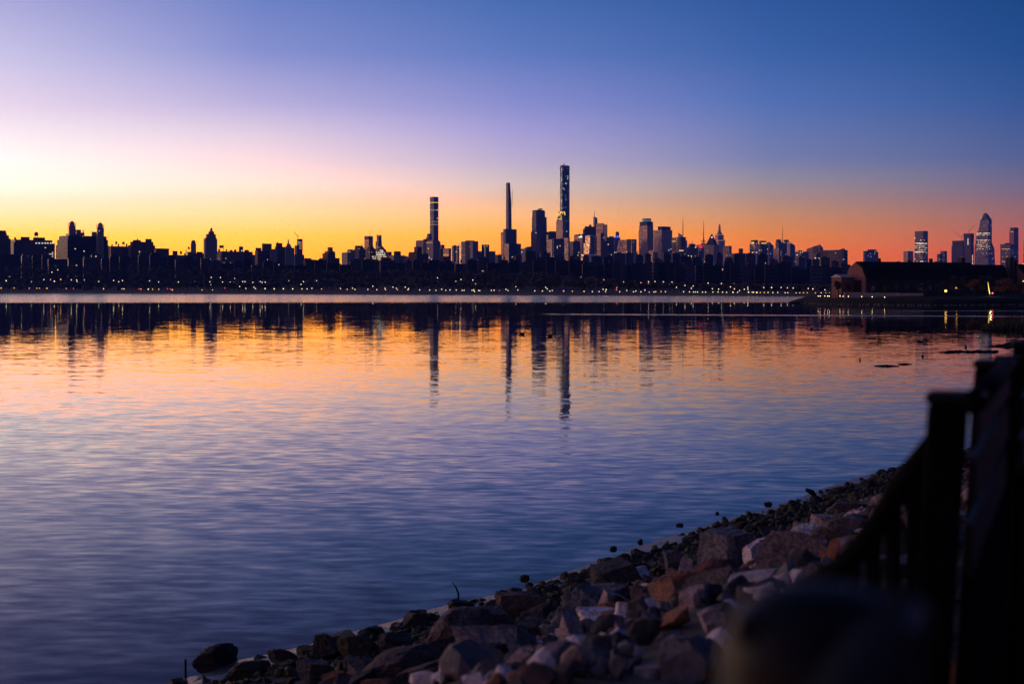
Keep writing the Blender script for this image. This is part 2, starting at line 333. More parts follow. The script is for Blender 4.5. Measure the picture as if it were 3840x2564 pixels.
b = B('office_block', 'broad box building with dark right side in the middle of the skyline', 4700, 1729, 1793.5, xs=1773)
b.blk('wall', 1729, 1793.5, 904, 'concrete', xs=1773); b.blk('roof_house', 1745, 1778, 901.5, 'roof')
b.wins([(1735, 956), (1741, 956), (1749, 956), (1757, 957), (1762, 925)], 'soft', 3, 1.8)
b = B('office_block', 'dark box with a lit stair column right of the broad box building', 4700, 1806, 1835, xs=1820)
b.blk('wall', 1806, 1835, 917, 'glass', xs=1820); b.blk('side_wing', 1793, 1812, 942, 'brown'); b.blk('side_wing', 1832, 1858.5, 942, 'brown'); b.wins([(1818.5, 924+k*7) for k in range(6)], 'soft', 1.8, 4)
b = B(SIL, 'low dark block with a small pointed finial in the gap before the bladed tower', 3800, 1856, 1882)
b.blk('wall', 1856, 1882, 955, 'brown'); b.drum('finial', 1872, [(2, 955), (1.6, 950), (.3, 947)], 'stone', 8)
b = B('tower', 'broad dark tower with a lower lit left step at the foot of the bladed tower', 5000, 1878, 1954, xs=1894)
b.blk('left_step', 1878, 1922, 870, 'deck', xs=1896); b.blk('shaft', 1887, 1938, 858.5, 'ribs', xs=1896); b.blk('right_step', 1915, 1954, 913, 'glass', xs=1921); b.blk('front_step', 1891, 1912, 913, 'grid', Y=4990, xs=1908)
b = B('tower', 'needle-thin stepped blade tower with a hoist crane at its right side', 5500, 1896.5, 1922.5, xs=1908)
b.blk('shaft', 1896.5, 1922.5, 752, 'ribs', xs=1908, top=(1897.5, 1906, 1917.5)); b.blk('crown', 1897.6, 1917, 685, 'glass', yb=752, xs=1906.5, top=(1897.6, 1905, 1912.6)); b.blk('pale_panel', 1898.4, 1907.3, 733, 'concrete', yb=751, xs=1906.9, Y=5494)
b.rod('hoist_mast', [(1920.5, 775), (1920.5, 722), (1922, 709)], [1.1, 1.1, .4], 'metal', 4)
for k in range(26): b.win(1907, 766+k*3.7, 1.6, 2.0, random.choice(('soft', 'warm', 'white')), tr=(1896.5, 1904, 1922.5))
b = B(SIL, 'sloping pale low block left of the ribbed tower', 4500, 1954, 1996)
b.blk('wall', 1954, 1996, 932, 'concrete'); b.blk('upper_storeys', 1966, 1995, 925, 'concrete', dl=4, dr=-2); b.win(1957, 945, 3, 3, 'white')
b = B('tower', 'wide ribbed tower with pale left flank and a rooftop helipad', 5000, 1990, 2057, xs=2011)
b.blk('shaft', 1991, 2056, 868, 'ribs', xs=2012); b.blk('upper_shaft', 1992.5, 2055, 813, 'ribs', xs=2012, top=(1994.5, 2011, 2050)); b.blk('head', 1996, 2044, 789, 'ribs', xs=2011); b.blk('roof_house', 2000, 2040, 787, 'roof', yb=789.5)
b.rod('helipad', [(2018, 785), (2034, 784)], 2.4, 'metal', 6); b.rod('helipad_post', [(2027, 788), (2027, 785)], .8, 'metal')
b.wins([(2010, 873, 'white')], 'white', 2.5, 2.5)
b = B('office_block', 'glass block with a column of lit windows between ribbed and tallest towers', 5000, 2047, 2088, xs=2056)
b.blk('wall', 2047, 2088, 872, 'glass', xs=2056); b.blk('roof_house', 2057, 2085, 867, 'roof'); b.wins([(2051+k*3, 884+j*7) for k in range(2) for j in range(9)], 'soft', 2, 3)
b = B('tower', 'stepped limestone tower with a golden lit crown before the tallest tower', 4900, 2085.5, 2121, xs=2111)
b.blk('shaft', 2085.5, 2121, 829, 'grid', xs=2110); b.blk('upper_shaft', 2088.5, 2120, 812, 'stone', xs=2110); b.blk('crown', 2091, 2120, 794, 'stone', xs=2109)
for q in [(2093, 799), (2096, 803), (2093, 806), (2101, 797), (2101, 803), (2107, 795.5), (2110, 800), (2115, 795), (2118, 799), (2118, 805), (2104, 795)]: b.win(*q, 3.2, 4.5, 'gold', tr=(2091, 2109, 2120), name='crown_light')
for q in [(2091, 812), (2097, 808), (2104, 811), (2104, 818), (2091, 820), (2098, 822), (2104, 824), (2098, 833), (2101, 834)]: b.win(*q, 2.6, 4, 'gold', tr=(2088.5, 2110, 2120), name='crown_light')
for j in range(12): b.win(2092+(j % 3)*5, 842+j*4, 1.8, 2, 'soft')
b.win(2097.5, 886, 4, 6, 'gold')
b = B('tower', 'tallest glass tower with a small crane on its roof and a strip of site lights', 5350, 2100, 2136, xs=2109)
b.blk('shaft', 2100, 2136, 622, facade('tall_glass_facade', (.035, .05, .07), 4.2, 3.2, .8, .85, glass=(.07, .10, .15), gmetal=.6, grough=.2, lit=.03, litcol=(.75, .85, 1), lits=.35), xs=2109); b.blk('parapet', 2102, 2135, 619.5, 'metal', yb=623, xs=2110)
b.rod('crane_mast', [(2115, 621), (2116.5, 612)], 1.0, 'metal', 4); b.rod('crane_jib', [(2111, 620), (2116.5, 613), (2119, 619)], .8, 'metal', 4); b.blk('hoist_platform', 2098.5, 2104, 630, 'metal', yb=635, Y=5340)
for j in range(46):
    if random.random() < .8: b.win(2104+random.uniform(-1, 3.5), 631+j*3.5, 1.8, 2.0, random.choice(('soft', 'warm', 'white', 'soft')))
b.wins([(2129, 661), (2130, 666), (2128, 671), (2121, 687), (2113, 706), (2116, 711), (2125, 868), (2123, 690)], 'white', 2, 2.4)
b = B('office_block', 'broad dark block in front of the tallest tower', 3800, 2070, 2117, xs=2076)
b.blk('wall', 2070, 2117, 894, 'glass', xs=2076); b.win(2100, 922, 2.6, 3, 'warm')
b = B('office_block', 'brownish narrow block at the right foot of the tallest tower', 3900, 2112, 2137, xs=2131)
b.blk('wall', 2112, 2137, 891, 'grid', xs=2131)
b = B('office_block', 'reddish brick block left of the broad dark block', 3700, 2050, 2074, xs=2070)
b.blk('wall', 2050, 2074, 897, 'grid', xs=2070)
b = B('office_block', 'flat dark glass pair of blocks right of the tallest tower', 4100, 2136, 2176, xs=2149)
b.blk('wall', 2136, 2176, 905, 'glass', xs=2149); b.blk('roof_house', 2152, 2168, 903, 'roof')
b = B('office_block', 'sloping-topped block with a bright white roof sign', 4700, 2152, 2190, xs=2184)
b.blk('wall', 2152, 2190, 883, 'deck', xs=2184); b.blk('sloped_top', 2153, 2189, 880, 'roof', yb=884, dr=-3); b.rod('mast', [(2173, 881), (2173, 873)], .7, 'metal')
sg = b.win(2178, 889, 10, 4.5, 'white', name='roof_sign'); b.win(2179, 884.5, 5, 4, 'white', name='roof_sign'); b.win(2171, 889, 2.5, 3.5, 'white', name='roof_sign')
b = B('office_block', 'bulky dark flat tower with a dark roof house behind the orange glass blocks', 4900, 2186, 2240.5, xs=2194)
b.blk('shaft', 2186, 2240.5, 858, 'brown', xs=2194); b.blk('upper_shaft', 2192, 2236, 849, 'brown', xs=2198); b.drum('roof_house', 2213, [(5, 850), (5, 844), (3, 842.5)], 'roof', 10)
b = B('office_block', 'bright orange reflecting glass block with pale right edge', 4500, 2195, 2238, xs=2213)
b.blk('wall', 2195, 2238, 883, 'mirror', xs=2213); b.blk('corner_strip', 2212.5, 2228, 885, 'blue', xs=2212.8, Y=4494)
b = B('office_block', 'lower orange glass block stepping down from the brightest glass block', 4200, 2188.5, 2211, xs=2209)
b.blk('wall', 2188.5, 2211, 912, 'mirror', xs=2209)
b = B('office_block', 'lowest orange glass block just above the dark riverside rows', 3900, 2180, 2226, xs=2206)
b.blk('wall', 2180, 2226, 953, 'mirror', xs=2206)
b = B('tower', 'pale slanted tower with a thin lit spire behind the tan slabs', 6600, 2225, 2240.5, xs=2231)
b.blk('shaft', 2225, 2240.5, 813, 'blue', xs=2231, dr=5, dl=0); b.rod('spire', [(2229, 814), (2229, 789)], [1.6, .6], 'metal'); b.drum('spire_light', 2229, [(1.2, 790), (1.2, 788)], G['white'], 6)
b = B('tower', 'tan slab tower with a dark notch at its foot', 4800, 2235, 2265, xs=2262)
b.blk('shaft', 2235, 2265, 837, 'tan', xs=2262); b.blk('dark_annex', 2252, 2266, 874, 'glass', xs=2253, Y=4780)
b = B('tower', 'narrower tan slab tower standing at the right of its twin', 5000, 2264, 2277.5, xs=2274)
b.blk('shaft', 2264, 2277.5, 842, 'tan', xs=2274); b.blk('dark_annex', 2264, 2280, 903, 'glass', xs=2266, Y=4970)
b = B('office_block', 'flat dark glass block between tan slabs and blue lit block', 4500, 2276, 2302, xs=2281)
b.blk('wall', 2276, 2302, 886, 'glass', xs=2281)
b = B('office_block', 'dark block with an electric blue lit roof line and black roof house', 4700, 2297, 2326, xs=2306)
b.blk('wall', 2297, 2326, 890, 'blue', xs=2306); b.blk('roof_house', 2308.5, 2321.5, 869, 'metal', yb=890); b.blk('roof_light_line', 2297.5, 2325.8, 888.6, G['blueglow'], yb=890.3, xs=2306, Y=4696); b.win(2316, 886, 5, 4, 'blueglow')
b = B('office_block', 'tan faceted block with diagonal bracing lines', 4600, 2314, 2348, xs=2344)
b.blk('lower_storeys', 2315, 2348, 932, 'tan', xs=2344, top=(2314, 2344, 2348)); b.blk('upper_storeys', 2314, 2348, 899, 'tan', yb=932, xs=2344, top=(2320, 2344, 2348))
for q in ([(2320, 903), (2336, 930)], [(2338, 901), (2322, 930)], [(2318, 934), (2332, 955)]):
    Yd = 4596; mb = MB(); mb.tube([b.lc(at(x, y, Yd)) for x, y in q], .9, 4); mb.build('brace', M['metal'], b.e)
b = B('office_block', 'square block with vertical slot and gridded windows left of the round-crowned tower', 4400, 2344, 2392, xs=2370)
b.blk('wall', 2337, 2392, 941, 'grid', xs=2369, Y=4380); b.blk('upper_storeys', 2344, 2387.5, 898, 'grid', xs=2370); b.blk('roof_house', 2350, 2385, 896.5, 'roof')
b = B('tower', 'tall gridded tower topped by a pale teal round crown', 4600, 2395, 2450.5, xs=2427)
b.blk('shaft', 2395, 2450.5, 863, 'grid', xs=2427); b.blk('upper_shaft', 2397, 2449.5, 845, 'grid', xs=2427); b.blk('top_storeys', 2399, 2449, 831, 'brown', xs=2427)
b.drum('crown', 2424.5, [(17.5, 832), (17.5, 820.5), (16, 820), (16, 822)], M['teal'], 24); b.drum('crown_light', 2424.5, [(17.9, 830), (17.9, 827)], G['teal'], 24)
b = B('office_block', 'small pink windowed block at the right foot of the round-crowned tower', 4000, 2430, 2468, xs=2449)
b.blk('wall', 2430, 2468, 945, 'grid', xs=2449); b.blk('roof_house', 2433, 2449, 938, 'tan', xs=2448)
b = B('tower', 'broad flat-topped tower with gridded left flank right of the round-crowned tower', 4700, 2451, 2521, xs=2482)
b.blk('shaft', 2451, 2521, 862, 'grid', xs=2482); b.blk('upper_shaft', 2467, 2515, 849, 'brown', xs=2482)
b.wins([(2508, 938, 'white'), (2516, 934, 'white')], 'white', 3, 2)
b = B('tower', 'round-fronted dark tower with a lit strip on its left flank', 4500, 2519, 2576, xs=2535)
b.blk('wall', 2519, 2560, 891, 'deck', xs=2535); b.drum('round_front', 2554, [(19, 1075), (19, 890)], 'glass', 24, Y=4500); b.win(2527, 905, 12, 4, 'soft', name='lit_band')
b.wins([(2537, 956), (2537, 973), (2549, 976, 'white')], 'soft', 3, 3)
b = B('tower', 'crystalline tower with slanted peak and tall thin spire', 6300, 2543, 2583, xs=2556)
b.blk('shaft', 2543, 2583, 880, 'blue', xs=2556, dl=-8, dr=24, top=(2543, 2556, 2577)); b.rod('spire', [(2561, 884), (2561, 845), (2561.3, 812)], [2.2, 1.4, .5], 'metal')
b = B('office_block', 'squat block with a greenish sloped roof and short mast', 4400, 2578, 2614, xs=2586)
b.blk('wall', 2576, 2618, 928, 'glass', xs=2586); b.blk('sloped_roof', 2579, 2613, 914, 'blue', yb=928, xs=2586, top=(2584, 2589, 2606)); b.rod('mast', [(2595.5, 914), (2595.5, 904)], [.9, .5], 'metal'); b.win(2608, 927, 4, 3, 'white')
b.wins([(2581, 959), (2592, 960), (2592, 964)], 'warm', 4, 3)
b = B('tower', 'dark tower with a lattice mast and a glowing red sign', 6200, 2612, 2650, xs=2622)
b.blk('shaft', 2612, 2650, 918, 'glass', xs=2620); b.blk('mast_base', 2628, 2647, 913, 'metal', yb=918, xs=2634); b.rod('mast', [(2638.5, 914), (2638.5, 860), (2639, 822)], [3.0, 1.7, .5], 'metal', 4)
for y in (903, 907): b.rod('mast_ring', [(2629, y), (2648, y)], .9, 'metal', 4)
b.rod('mast_brace', [(2633, 915), (2637, 895)], .8, 'metal', 4); b.rod('mast_brace', [(2644, 915), (2640, 895)], .8, 'metal', 4)
b.win(2627, 925, 14, 10, 'redglow', name='red_sign')
b = B('tower', 'dark tower with a steep pyramid roof and a pink beacon', 4900, 2643, 2697, xs=2676)
b.blk('shaft', 2640, 2697, 918, 'grid', xs=2677); b.blk('pyramid_roof', 2645.5, 2692, 877, 'roof', yb=918.5, xs=2676, top=(2668.2, 2669, 2670)); b.drum('beacon', 2670, [(.4, 893), (2.6, 891.5), (2.6, 889), (.4, 887.5)], G['pink'], 10, Y=4905)
b = B('tower', 'art deco setback skyscraper with a lit needle antenna', 8200, 2680.5, 2718.5, xs=2694)
b.blk('shaft', 2680.5, 2718.5, 898, 'stone', xs=2694); b.blk('upper_shaft', 2681.5, 2714, 880, 'stone', xs=2693); b.blk('upper_shaft', 2687, 2709, 875, 'stone', xs=2695)
b.drum('mooring_mast', 2698, [(9, 876), (5.5, 868), (4, 855), (3.4, 845), (2, 841)], 'stone', 12, Y=8240); b.drum('antenna', 2698, [(1.7, 842), (1.5, 822), (.8, 818), (.5, 804)], glow('antenna_light', (1, .80, .55), .55), 8, Y=8240)
for k in range(9): b.win(2688+k*3.2, 901+(1.5 if k % 2 else 0), 2.4, 1.6, 'soft')
for k in range(8): b.win(2684+k*3.8, 880.3, 3, 1.2, 'soft', tr=(2681.5, 2693, 2714))
b = B('office_block', 'plain dark block with reddish windowed flank right of the setback skyscraper', 4800, 2712, 2744, xs=2735)
b.blk('wall', 2712, 2744, 922, 'grid', xs=2735); b.wins([(2725, 957), (2738, 957)], 'soft', 4, 2)
b = B('office_block', 'low dim block between plain dark block and square-capped block', 4300, 2740, 2760, xs=2756)
b.blk('wall', 2740, 2760, 950, 'deck', xs=2756)
b = B('office_block', 'wide dark block with a square cap', 4200, 2756, 2808.5, xs=2764)
b.blk('wall', 2756, 2808.5, 949, 'glass', xs=2764); b.blk('roof_house', 2770, 2786.5, 932, 'metal', yb=949)
b = B('tower', 'banded tower with glowing orange left side and a gold lit glass crown', 4400, 2811, 2845, xs=2830)
b.blk('shaft', 2811, 2845, 914, 'mirror', xs=2830); b.blk('crown', 2816, 2842.5, 900, 'glass', yb=914, xs=2830)
for x in (2820, 2823, 2826): b.win(x, 911, 3, 4.5, 'gold', tr=(2816, 2830, 2842.5), name='crown_light')
b = B('tower', 'dark twin of the banded tower with a bright gold lit crown', 4450, 2843, 2879, xs=2851)
b.blk('shaft', 2843, 2879, 916, 'glass', xs=2851); b.blk('crown', 2847, 2873.5, 902.5, 'glass', yb=916, xs=2853)
for x in (2857, 2861, 2865, 2869, 2872): b.win(x, 912, 3, 3.5, 'gold', tr=(2847, 2853, 2873.5), name='crown_light')
b = B('tower', 'slant-topped tower behind the gold-crowned pair', 5000, 2872, 2901.5, xs=2885)
b.blk('shaft', 2872, 2901.5, 907, 'blue', xs=2885, dl=3, dr=15)
b = B('tower', 'dark tower with screened parapets and a tall needle mast', 6000, 2908, 2958.5, xs=2919)
b.blk('shaft', 2908, 2958.5, 907, 'glass', xs=2919); b.blk('screen', 2910, 2929, 898, 'metal', yb=907, xs=2918); b.blk('screen', 2939, 2958, 899, 'metal', yb=907, xs=2946); b.rod('mast', [(2934.5, 908), (2934.5, 875), (2935, 845)], [1.6, .9, .4], 'metal')
b = B('tower', 'red windowed tower in front of the needle-masted tower', 4300, 2899, 2924, xs=2920)
b.blk('shaft', 2899, 2924, 931, 'grid', xs=2920)
b = B('tower', 'slant-topped tower with pale left edge right of the needle mast', 5200, 2951, 2982, xs=2963)
b.blk('shaft', 2951, 2982, 907, 'blue', xs=2963, dl=0, dr=14); b.blk('pale_edge', 2952.5, 2962.5, 912, 'tan', yb=964, xs=2962.2, Y=5180)
b = B('office_block', 'flat dark block with a rooftop canopy', 4100, 2982, 3032.5, xs=3006)
b.blk('wall', 2982, 3032.5, 943, 'blue', xs=3006); b.blk('roof_canopy', 2989, 3011, 939, 'metal', yb=940.5); b.blk('roof_house', 2994, 3006, 940.5, 'metal', yb=943)
b.wins([(2989, 956, 'white'), (3012, 965)], 'soft', 3, 3)
b = B('tower', 'tower with a roof rising in two slanted facets', 4500, 3024.5, 3087, xs=3074)
b.blk('left_wing', 3024.5, 3052, 925, 'tan', xs=3050, dl=8, Y=4530); b.blk('right_wing', 3050, 3087, 916.5, 'deck', xs=3075, dl=7, dr=13)
b = B('office_block', 'narrow dark block with yellow lit floors', 3600, 3052, 3079, xs=3058)
b.blk('wall', 3052, 3079, 955, 'glass', xs=3058); b.blk('upper_storeys', 3059, 3077, 947, 'glass', xs=3063)
b.wins([(3073, 969), (3073, 977), (3073, 984), (3073, 991), (3073, 995)], 'soft', 9, 2.2)
b = B('tower', 'wide bluish glass block with peaked right corner and scattered lit windows', 3900, 3078, 3179, xs=3164)
b.blk('wall', 3078, 3179, 937, 'dimglass', xs=3140); b.blk('peaked_corner', 3131, 3178.6, 931, 'dimglass', xs=3164, dl=9, dr=13, Y=3860)
for x in (3088, 3093, 3099, 3104, 3108): b.win(x, 978, 4.5, 2.5, 'gold', tr=(3078, 3140, 3179))
for k in range(26): b.win(random.uniform(3110, 3160), random.uniform(950, 1010) if k % 3 else 977, 3, 2, 'soft', tr=(3078, 3170, 3179))
b.wins([(3102, 1005, 'warm'), (3132, 1051, 'warm'), (3124, 1067, 'gold'), (3140, 1043, 'soft'), (3130, 1042, 'soft')], 'warm', 4, 2.4, tr=(3078, 3170, 3179))
for x in (3100, 3131, 3134): b.drum('roof_beacon', x, [(1.3, 937), (1.3, 934)], G['softred'], 6)
b = B('office_block', 'hazy blue low block just left of the dark gabled house', 3400, 3150, 3202, xs=3160)
b.blk('wall', 3150, 3202, 1002, 'blue', xs=3160); b.blk('upper_storeys', 3152, 3190, 994, 'blue', xs=3162)
b = B('office_block', 'lone flat block with red roof lights rising above the gabled house', 5600, 3237, 3294, xs=3243)
b.blk('wall', 3237, 3294, 941, 'blue', xs=3243); b.blk('roof_house', 3253, 3287, 935, 'roof', yb=941); b.wins([(3255, 935.5), (3282, 936)], 'softred', 3, 2, tr=(3253, 3256, 3287))
b = B('office_block', 'small block with a golden roof edge left of the dark lit tower', 7000, 3388, 3425, xs=3405)
b.blk('wall', 3388, 3425, 941, 'grid', xs=3405); b.blk('roof_light_line', 3388.6, 3421, 939.5, G['soft'], yb=941.2, xs=3405)
b = B('tower', 'black slab tower with a band of bright office windows', 7200, 3427, 3480, xs=3462)
b.blk('shaft', 3426, 3480, 866, 'glass', xs=3462, top=(3431, 3462, 3480))
for y, p in ((893, .15), (901, .15), (912, .95), (915, .9), (923, .6), (930, .6), (937, .7), (944, .8), (947, .6), (972, .2), (980, .2)):
    for k in range(11):
        if random.random() < p: b.win(3431+k*4.4, y, 3, 2.4, random.choice(('soft', 'warm', 'white')))
b = B('office_block', 'small pair of blocks with a red roof light right of the black slab tower', 7000, 3514, 3551.5, xs=3540)
b.blk('wall', 3514, 3530, 952, 'blue', xs=3524); b.blk('shaft', 3526.5, 3551.5, 941, 'concrete', xs=3541); b.win(3534, 940.5, 7, 2.5, 'softred', tr=(3526.5, 3541, 3551.5))
b = B('office_block', 'low rounded hazy roof between black slab tower and small pair', 6500, 3478, 3514)
b.blk('wall', 3478, 3514, 989, 'blue'); b.blk('rounded_roof', 3480, 3512, 984, 'blue', yb=989, top=(3487, 3493, 3502))
b = B('tower', 'unfinished pale grey tower with a left-leaning crane', 6900, 3569, 3616, xs=3612)
b.blk('shaft', 3568, 3616, 922, 'brown', xs=3612); b.blk('top_storeys', 3571, 3614, 902, 'metal', yb=922, xs=3611); b.crane(3606, 903, 890, (3572, 864), (3612, 880))
b = B('tower', 'unfinished dark tower with a right-leaning crane', 7000, 3613, 3652.5, xs=3642)
b.blk('shaft', 3614, 3652, 893, 'brown', xs=3641); b.blk('top_storeys', 3613, 3652.5, 875, 'metal', yb=893, xs=3642, Y=6990); b.crane(3634, 876, 868, (3661, 839), (3630, 860))
for k in range(5): b.win(3630, 896+k*5, 2.4, 3.2, 'white')
for k in range(7): b.win(3647, 958+k*5.5, 3, 4.5, random.choice(('soft', 'white', 'warm')))
b = B('tower', 'tallest right-hand tower with a triangular glass peak and flared foot', 7100, 3654, 3736, xs=3706)
b.blk('foot', 3654, 3736, 932, 'blue', xs=3706, top=(3654.5, 3706, 3729)); b.blk('flared_shaft', 3654.5, 3729, 909, 'glass', yb=932, xs=3706, top=(3657, 3706, 3719.5), Y=7101)
b.blk('lower_shaft', 3657, 3719.5, 866, 'glass', yb=909, xs=3706, top=(3665, 3706, 3719.5), Y=7102); b.blk('shaft', 3669, 3719.5, 824, 'blue', yb=866, xs=3706, top=(3676, 3706, 3719.5), Y=7103)
b.blk('peak', 3676, 3719.5, 807, 'blue', yb=824, xs=3706, top=(3691, 3698, 3709), dl=-9, dr=2, Y=7104)
b.flat = True; b.rod('peak_light', [(3677, 823), (3693, 799), (3706, 811)], 1.4, G['soft'], 5); b.rod('mast', [(3694, 800), (3694, 795)], .8, 'metal')
for y, p in ((874, .9), (878, .7), (882, .7), (900, .95), (905, .4), (912, .4), (918, .4), (924, .9), (930, .3), (934, .3)):
    for k in range(12):
        if random.random() < p: b.win(3665+k*4.2, y, 3.2, 1.8, random.choice(('soft', 'soft', 'warm', 'white')), tr=(3657, 3706, 3724))
b = B('office_block', 'pale low block in front of the flared tower', 6300, 3659, 3712, xs=3706)
b.blk('wall', 3659, 3712, 968, 'concrete', xs=3706); b.blk('upper_storeys', 3672, 3702, 960, 'concrete', xs=3697)
b = B('office_block', 'wide flat block with one lit line near the right edge', 6600, 3751, 3818, xs=3789)
b.blk('wall', 3751, 3818, 915, 'glass', xs=3789); b.blk('roof_house', 3768, 3790, 911, 'roof'); b.win(3772, 934, 22, 2.4, 'soft', name='lit_band'); b.wins([(3775, 962), (3760, 980), (3766, 982), (3806, 985, 'white')], 'soft', 4, 2.5)
b = B('tower', 'tall slender tower with a notched top near the right edge', 7400, 3785, 3819.5, xs=3802)
b.blk('shaft', 3785, 3819.5, 866, 'brick', xs=3802); b.blk('crown', 3787.5, 3819, 853, 'metal', yb=866, xs=3803); b.win(3795, 869, 9, 2, 'soft', name='lit_band')
b = B('tower', 'dark glass tower cut by the right edge of the picture', 6800, 3836, 3880, xs=3858)
b.blk('shaft', 3836, 3880, 902, 'glass', xs=3858, top=(3839, 3858, 3880)); b.win(3840, 990, 8, 3.5, 'gold')

# ---- rows of plain blocks behind the riverside trees (seen as a dark stepped band)
def filler(px, y, w, Yb, k, label, cat):
    b = B(k, label, Yb, px, px+w, 'dark blocks in the row above the riverside trees', cat, fr=.04)
    m = random.choice(('dim', 'dim', 'dimglass'))
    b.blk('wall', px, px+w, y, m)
    r = random.random()
    if r < .45: b.blk('roof_house', px+w*.3, px+w*random.uniform(.5, .8), y-random.uniform(3, 8), 'roof')
    elif r < .65: b.blk('upper_storeys', px+w*.1, px+w*.75, y-random.uniform(5, 10), m)
    elif r < .8: b.tank(px+w*.5, 7, y-14, y-5)
LB = 'plain dark block in the low row above the riverside trees'
px = -40
while px < 3170:
    w = random.uniform(26, 60)
    base = np.interp(px, [0, 500, 1100, 1500, 2000, 2300, 2700, 3100], [955, 962, 985, 980, 975, 985, 985, 1000])
    filler(px, base+random.uniform(-10, 14), w, shoreY(px)+random.uniform(330, 520), 'apartment_block', LB, 'building'); px += w*random.uniform(.8, 1.0)
LB2 = 'dim tower block standing low among the dark right-hand skyline'
px = 1930
while px < 3150:
    w = random.uniform(24, 44)
    base = np.interp(px, [1900, 2300, 2700, 3150], [955, 960, 958, 975])
    b = B('tower_block', LB2, shoreY(px)+random.uniform(900, 1700), px, px+w, 'dim towers low in the right-hand skyline', fr=.10)
    yy = base+random.uniform(-14, 16); b.blk('wall', px, px+w, yy, random.choice(('dimglass', 'dim', 'dimglass'))); b.blk('roof_house', px+w*.25, px+w*.7, yy-random.uniform(2, 6), 'roof'); px += w*random.uniform(1.0, 1.5)

# ------------------------------------------------------------------ far shore ground and woods
def rise(px): return float(np.interp(px, [1500, 2300, 3000], [1, .36, .22]))
def strip(name, rows, pxs, m, Yf, smooth=True):
    v = []; f = []
    for i, px in enumerate(pxs):
        Y0 = Yf(px)
        for d, z in rows: Y = Y0+d; v.append(((px-CX)/F*Y, Y, z if z < 2.1 else 2+(z-2)*rise(px)))
    n = len(rows)
    for i in range(len(pxs)-1):
        for j in range(n-1): a = i*n+j; f.append((a, a+n, a+n+1, a+1))
    return link_mesh(name, v, f, m, smooth=smooth)
earth = simple('dark_earth', (.05, .045, .04), .95, scale=.2)
stone_wall = simple('grey_seawall', (.10, .09, .085), .9, scale=.5)
o = strip('far_shore_ground', [(-15, -2), (-2, -.5), (0, .6), (1, 2.0), (40, 3), (110, 7), (200, 15), (320, 19), (6300, 20)], [float(x) for x in np.linspace(-1500, 4700, 140)], earth, lambda p: shoreY(p)+1.5*math.sin(p*.05)+1.0*math.sin(p*.13))
tag(o, kind='structure')
leaf_dark = simple('dull_autumn_foliage', (.055, .05, .04), .9, scale=.15, var=.5)
def leafmb(mb, c, rx, rz, n, size):
    for _ in range(n):
        while True:
            d = Vector((random.uniform(-1, 1), random.uniform(-1, 1), random.uniform(-1, 1)))
            if .25 < d.length < 1: break
        p = c+Vector((d.x*rx, d.y*rx, d.z*rz)); s = size*random.uniform(.6, 1.3)
        a = Vector((random.gauss(0, 1), random.gauss(0, 1), random.gauss(0, 1))).normalized(); e = a.orthogonal().normalized(); g = a.cross(e)
        i = len(mb.v); mb.v += [p+e*s, p+g*s*.8, p-e*s, p-g*s*.7]; mb.f.append((i, i+1, i+2, i+3))
mb = MB()
for row in range(6):
    px = -150.0
    while px < 3230:
        Y = shoreY(px)+random.uniform(18, 60)+row*48
        yt = np.interp(px, [0, 500, 1000, 1500, 2000, 2300, 2600, 2900, 3200], [985, 990, 1008, 1010, 1018, 1048, 1064, 1072, 1076])
        zt = EYE+(HZ-yt)/F*(shoreY(px)+280)
        gz = 2+(np.interp(Y-shoreY(px), [0, 40, 110, 200, 320], [2, 3, 7, 15, 19])-2)*rise(px)
        H = (zt-gz) if row > 3 else min(zt-gz, random.uniform(9, 17)); H = max(3.5, min(H, (zt+2-gz))*random.uniform(.75, 1.08))
        X = (px-CX)/F*Y; r = random.uniform(3.5, 6.5)
        mb.tube([(X, Y, gz-1), (X+random.uniform(-.6, .6), Y, gz+H*.6)], [.45, .2], 5)
        for _ in range(3): leafmb(mb, Vector((X+random.uniform(-2.5, 2.5), Y+random.uniform(-2, 2), gz+H*random.uniform(.45, .8))), r*.75, H*.26, 22, 1.25)
        px += r*F/Y*random.uniform(1.0, 1.7)
o = mb.build('far_shore_woods', leaf_dark); tag(o, 'dark wooded slope along the far shore under the skyline', 'woods', kind='stuff')

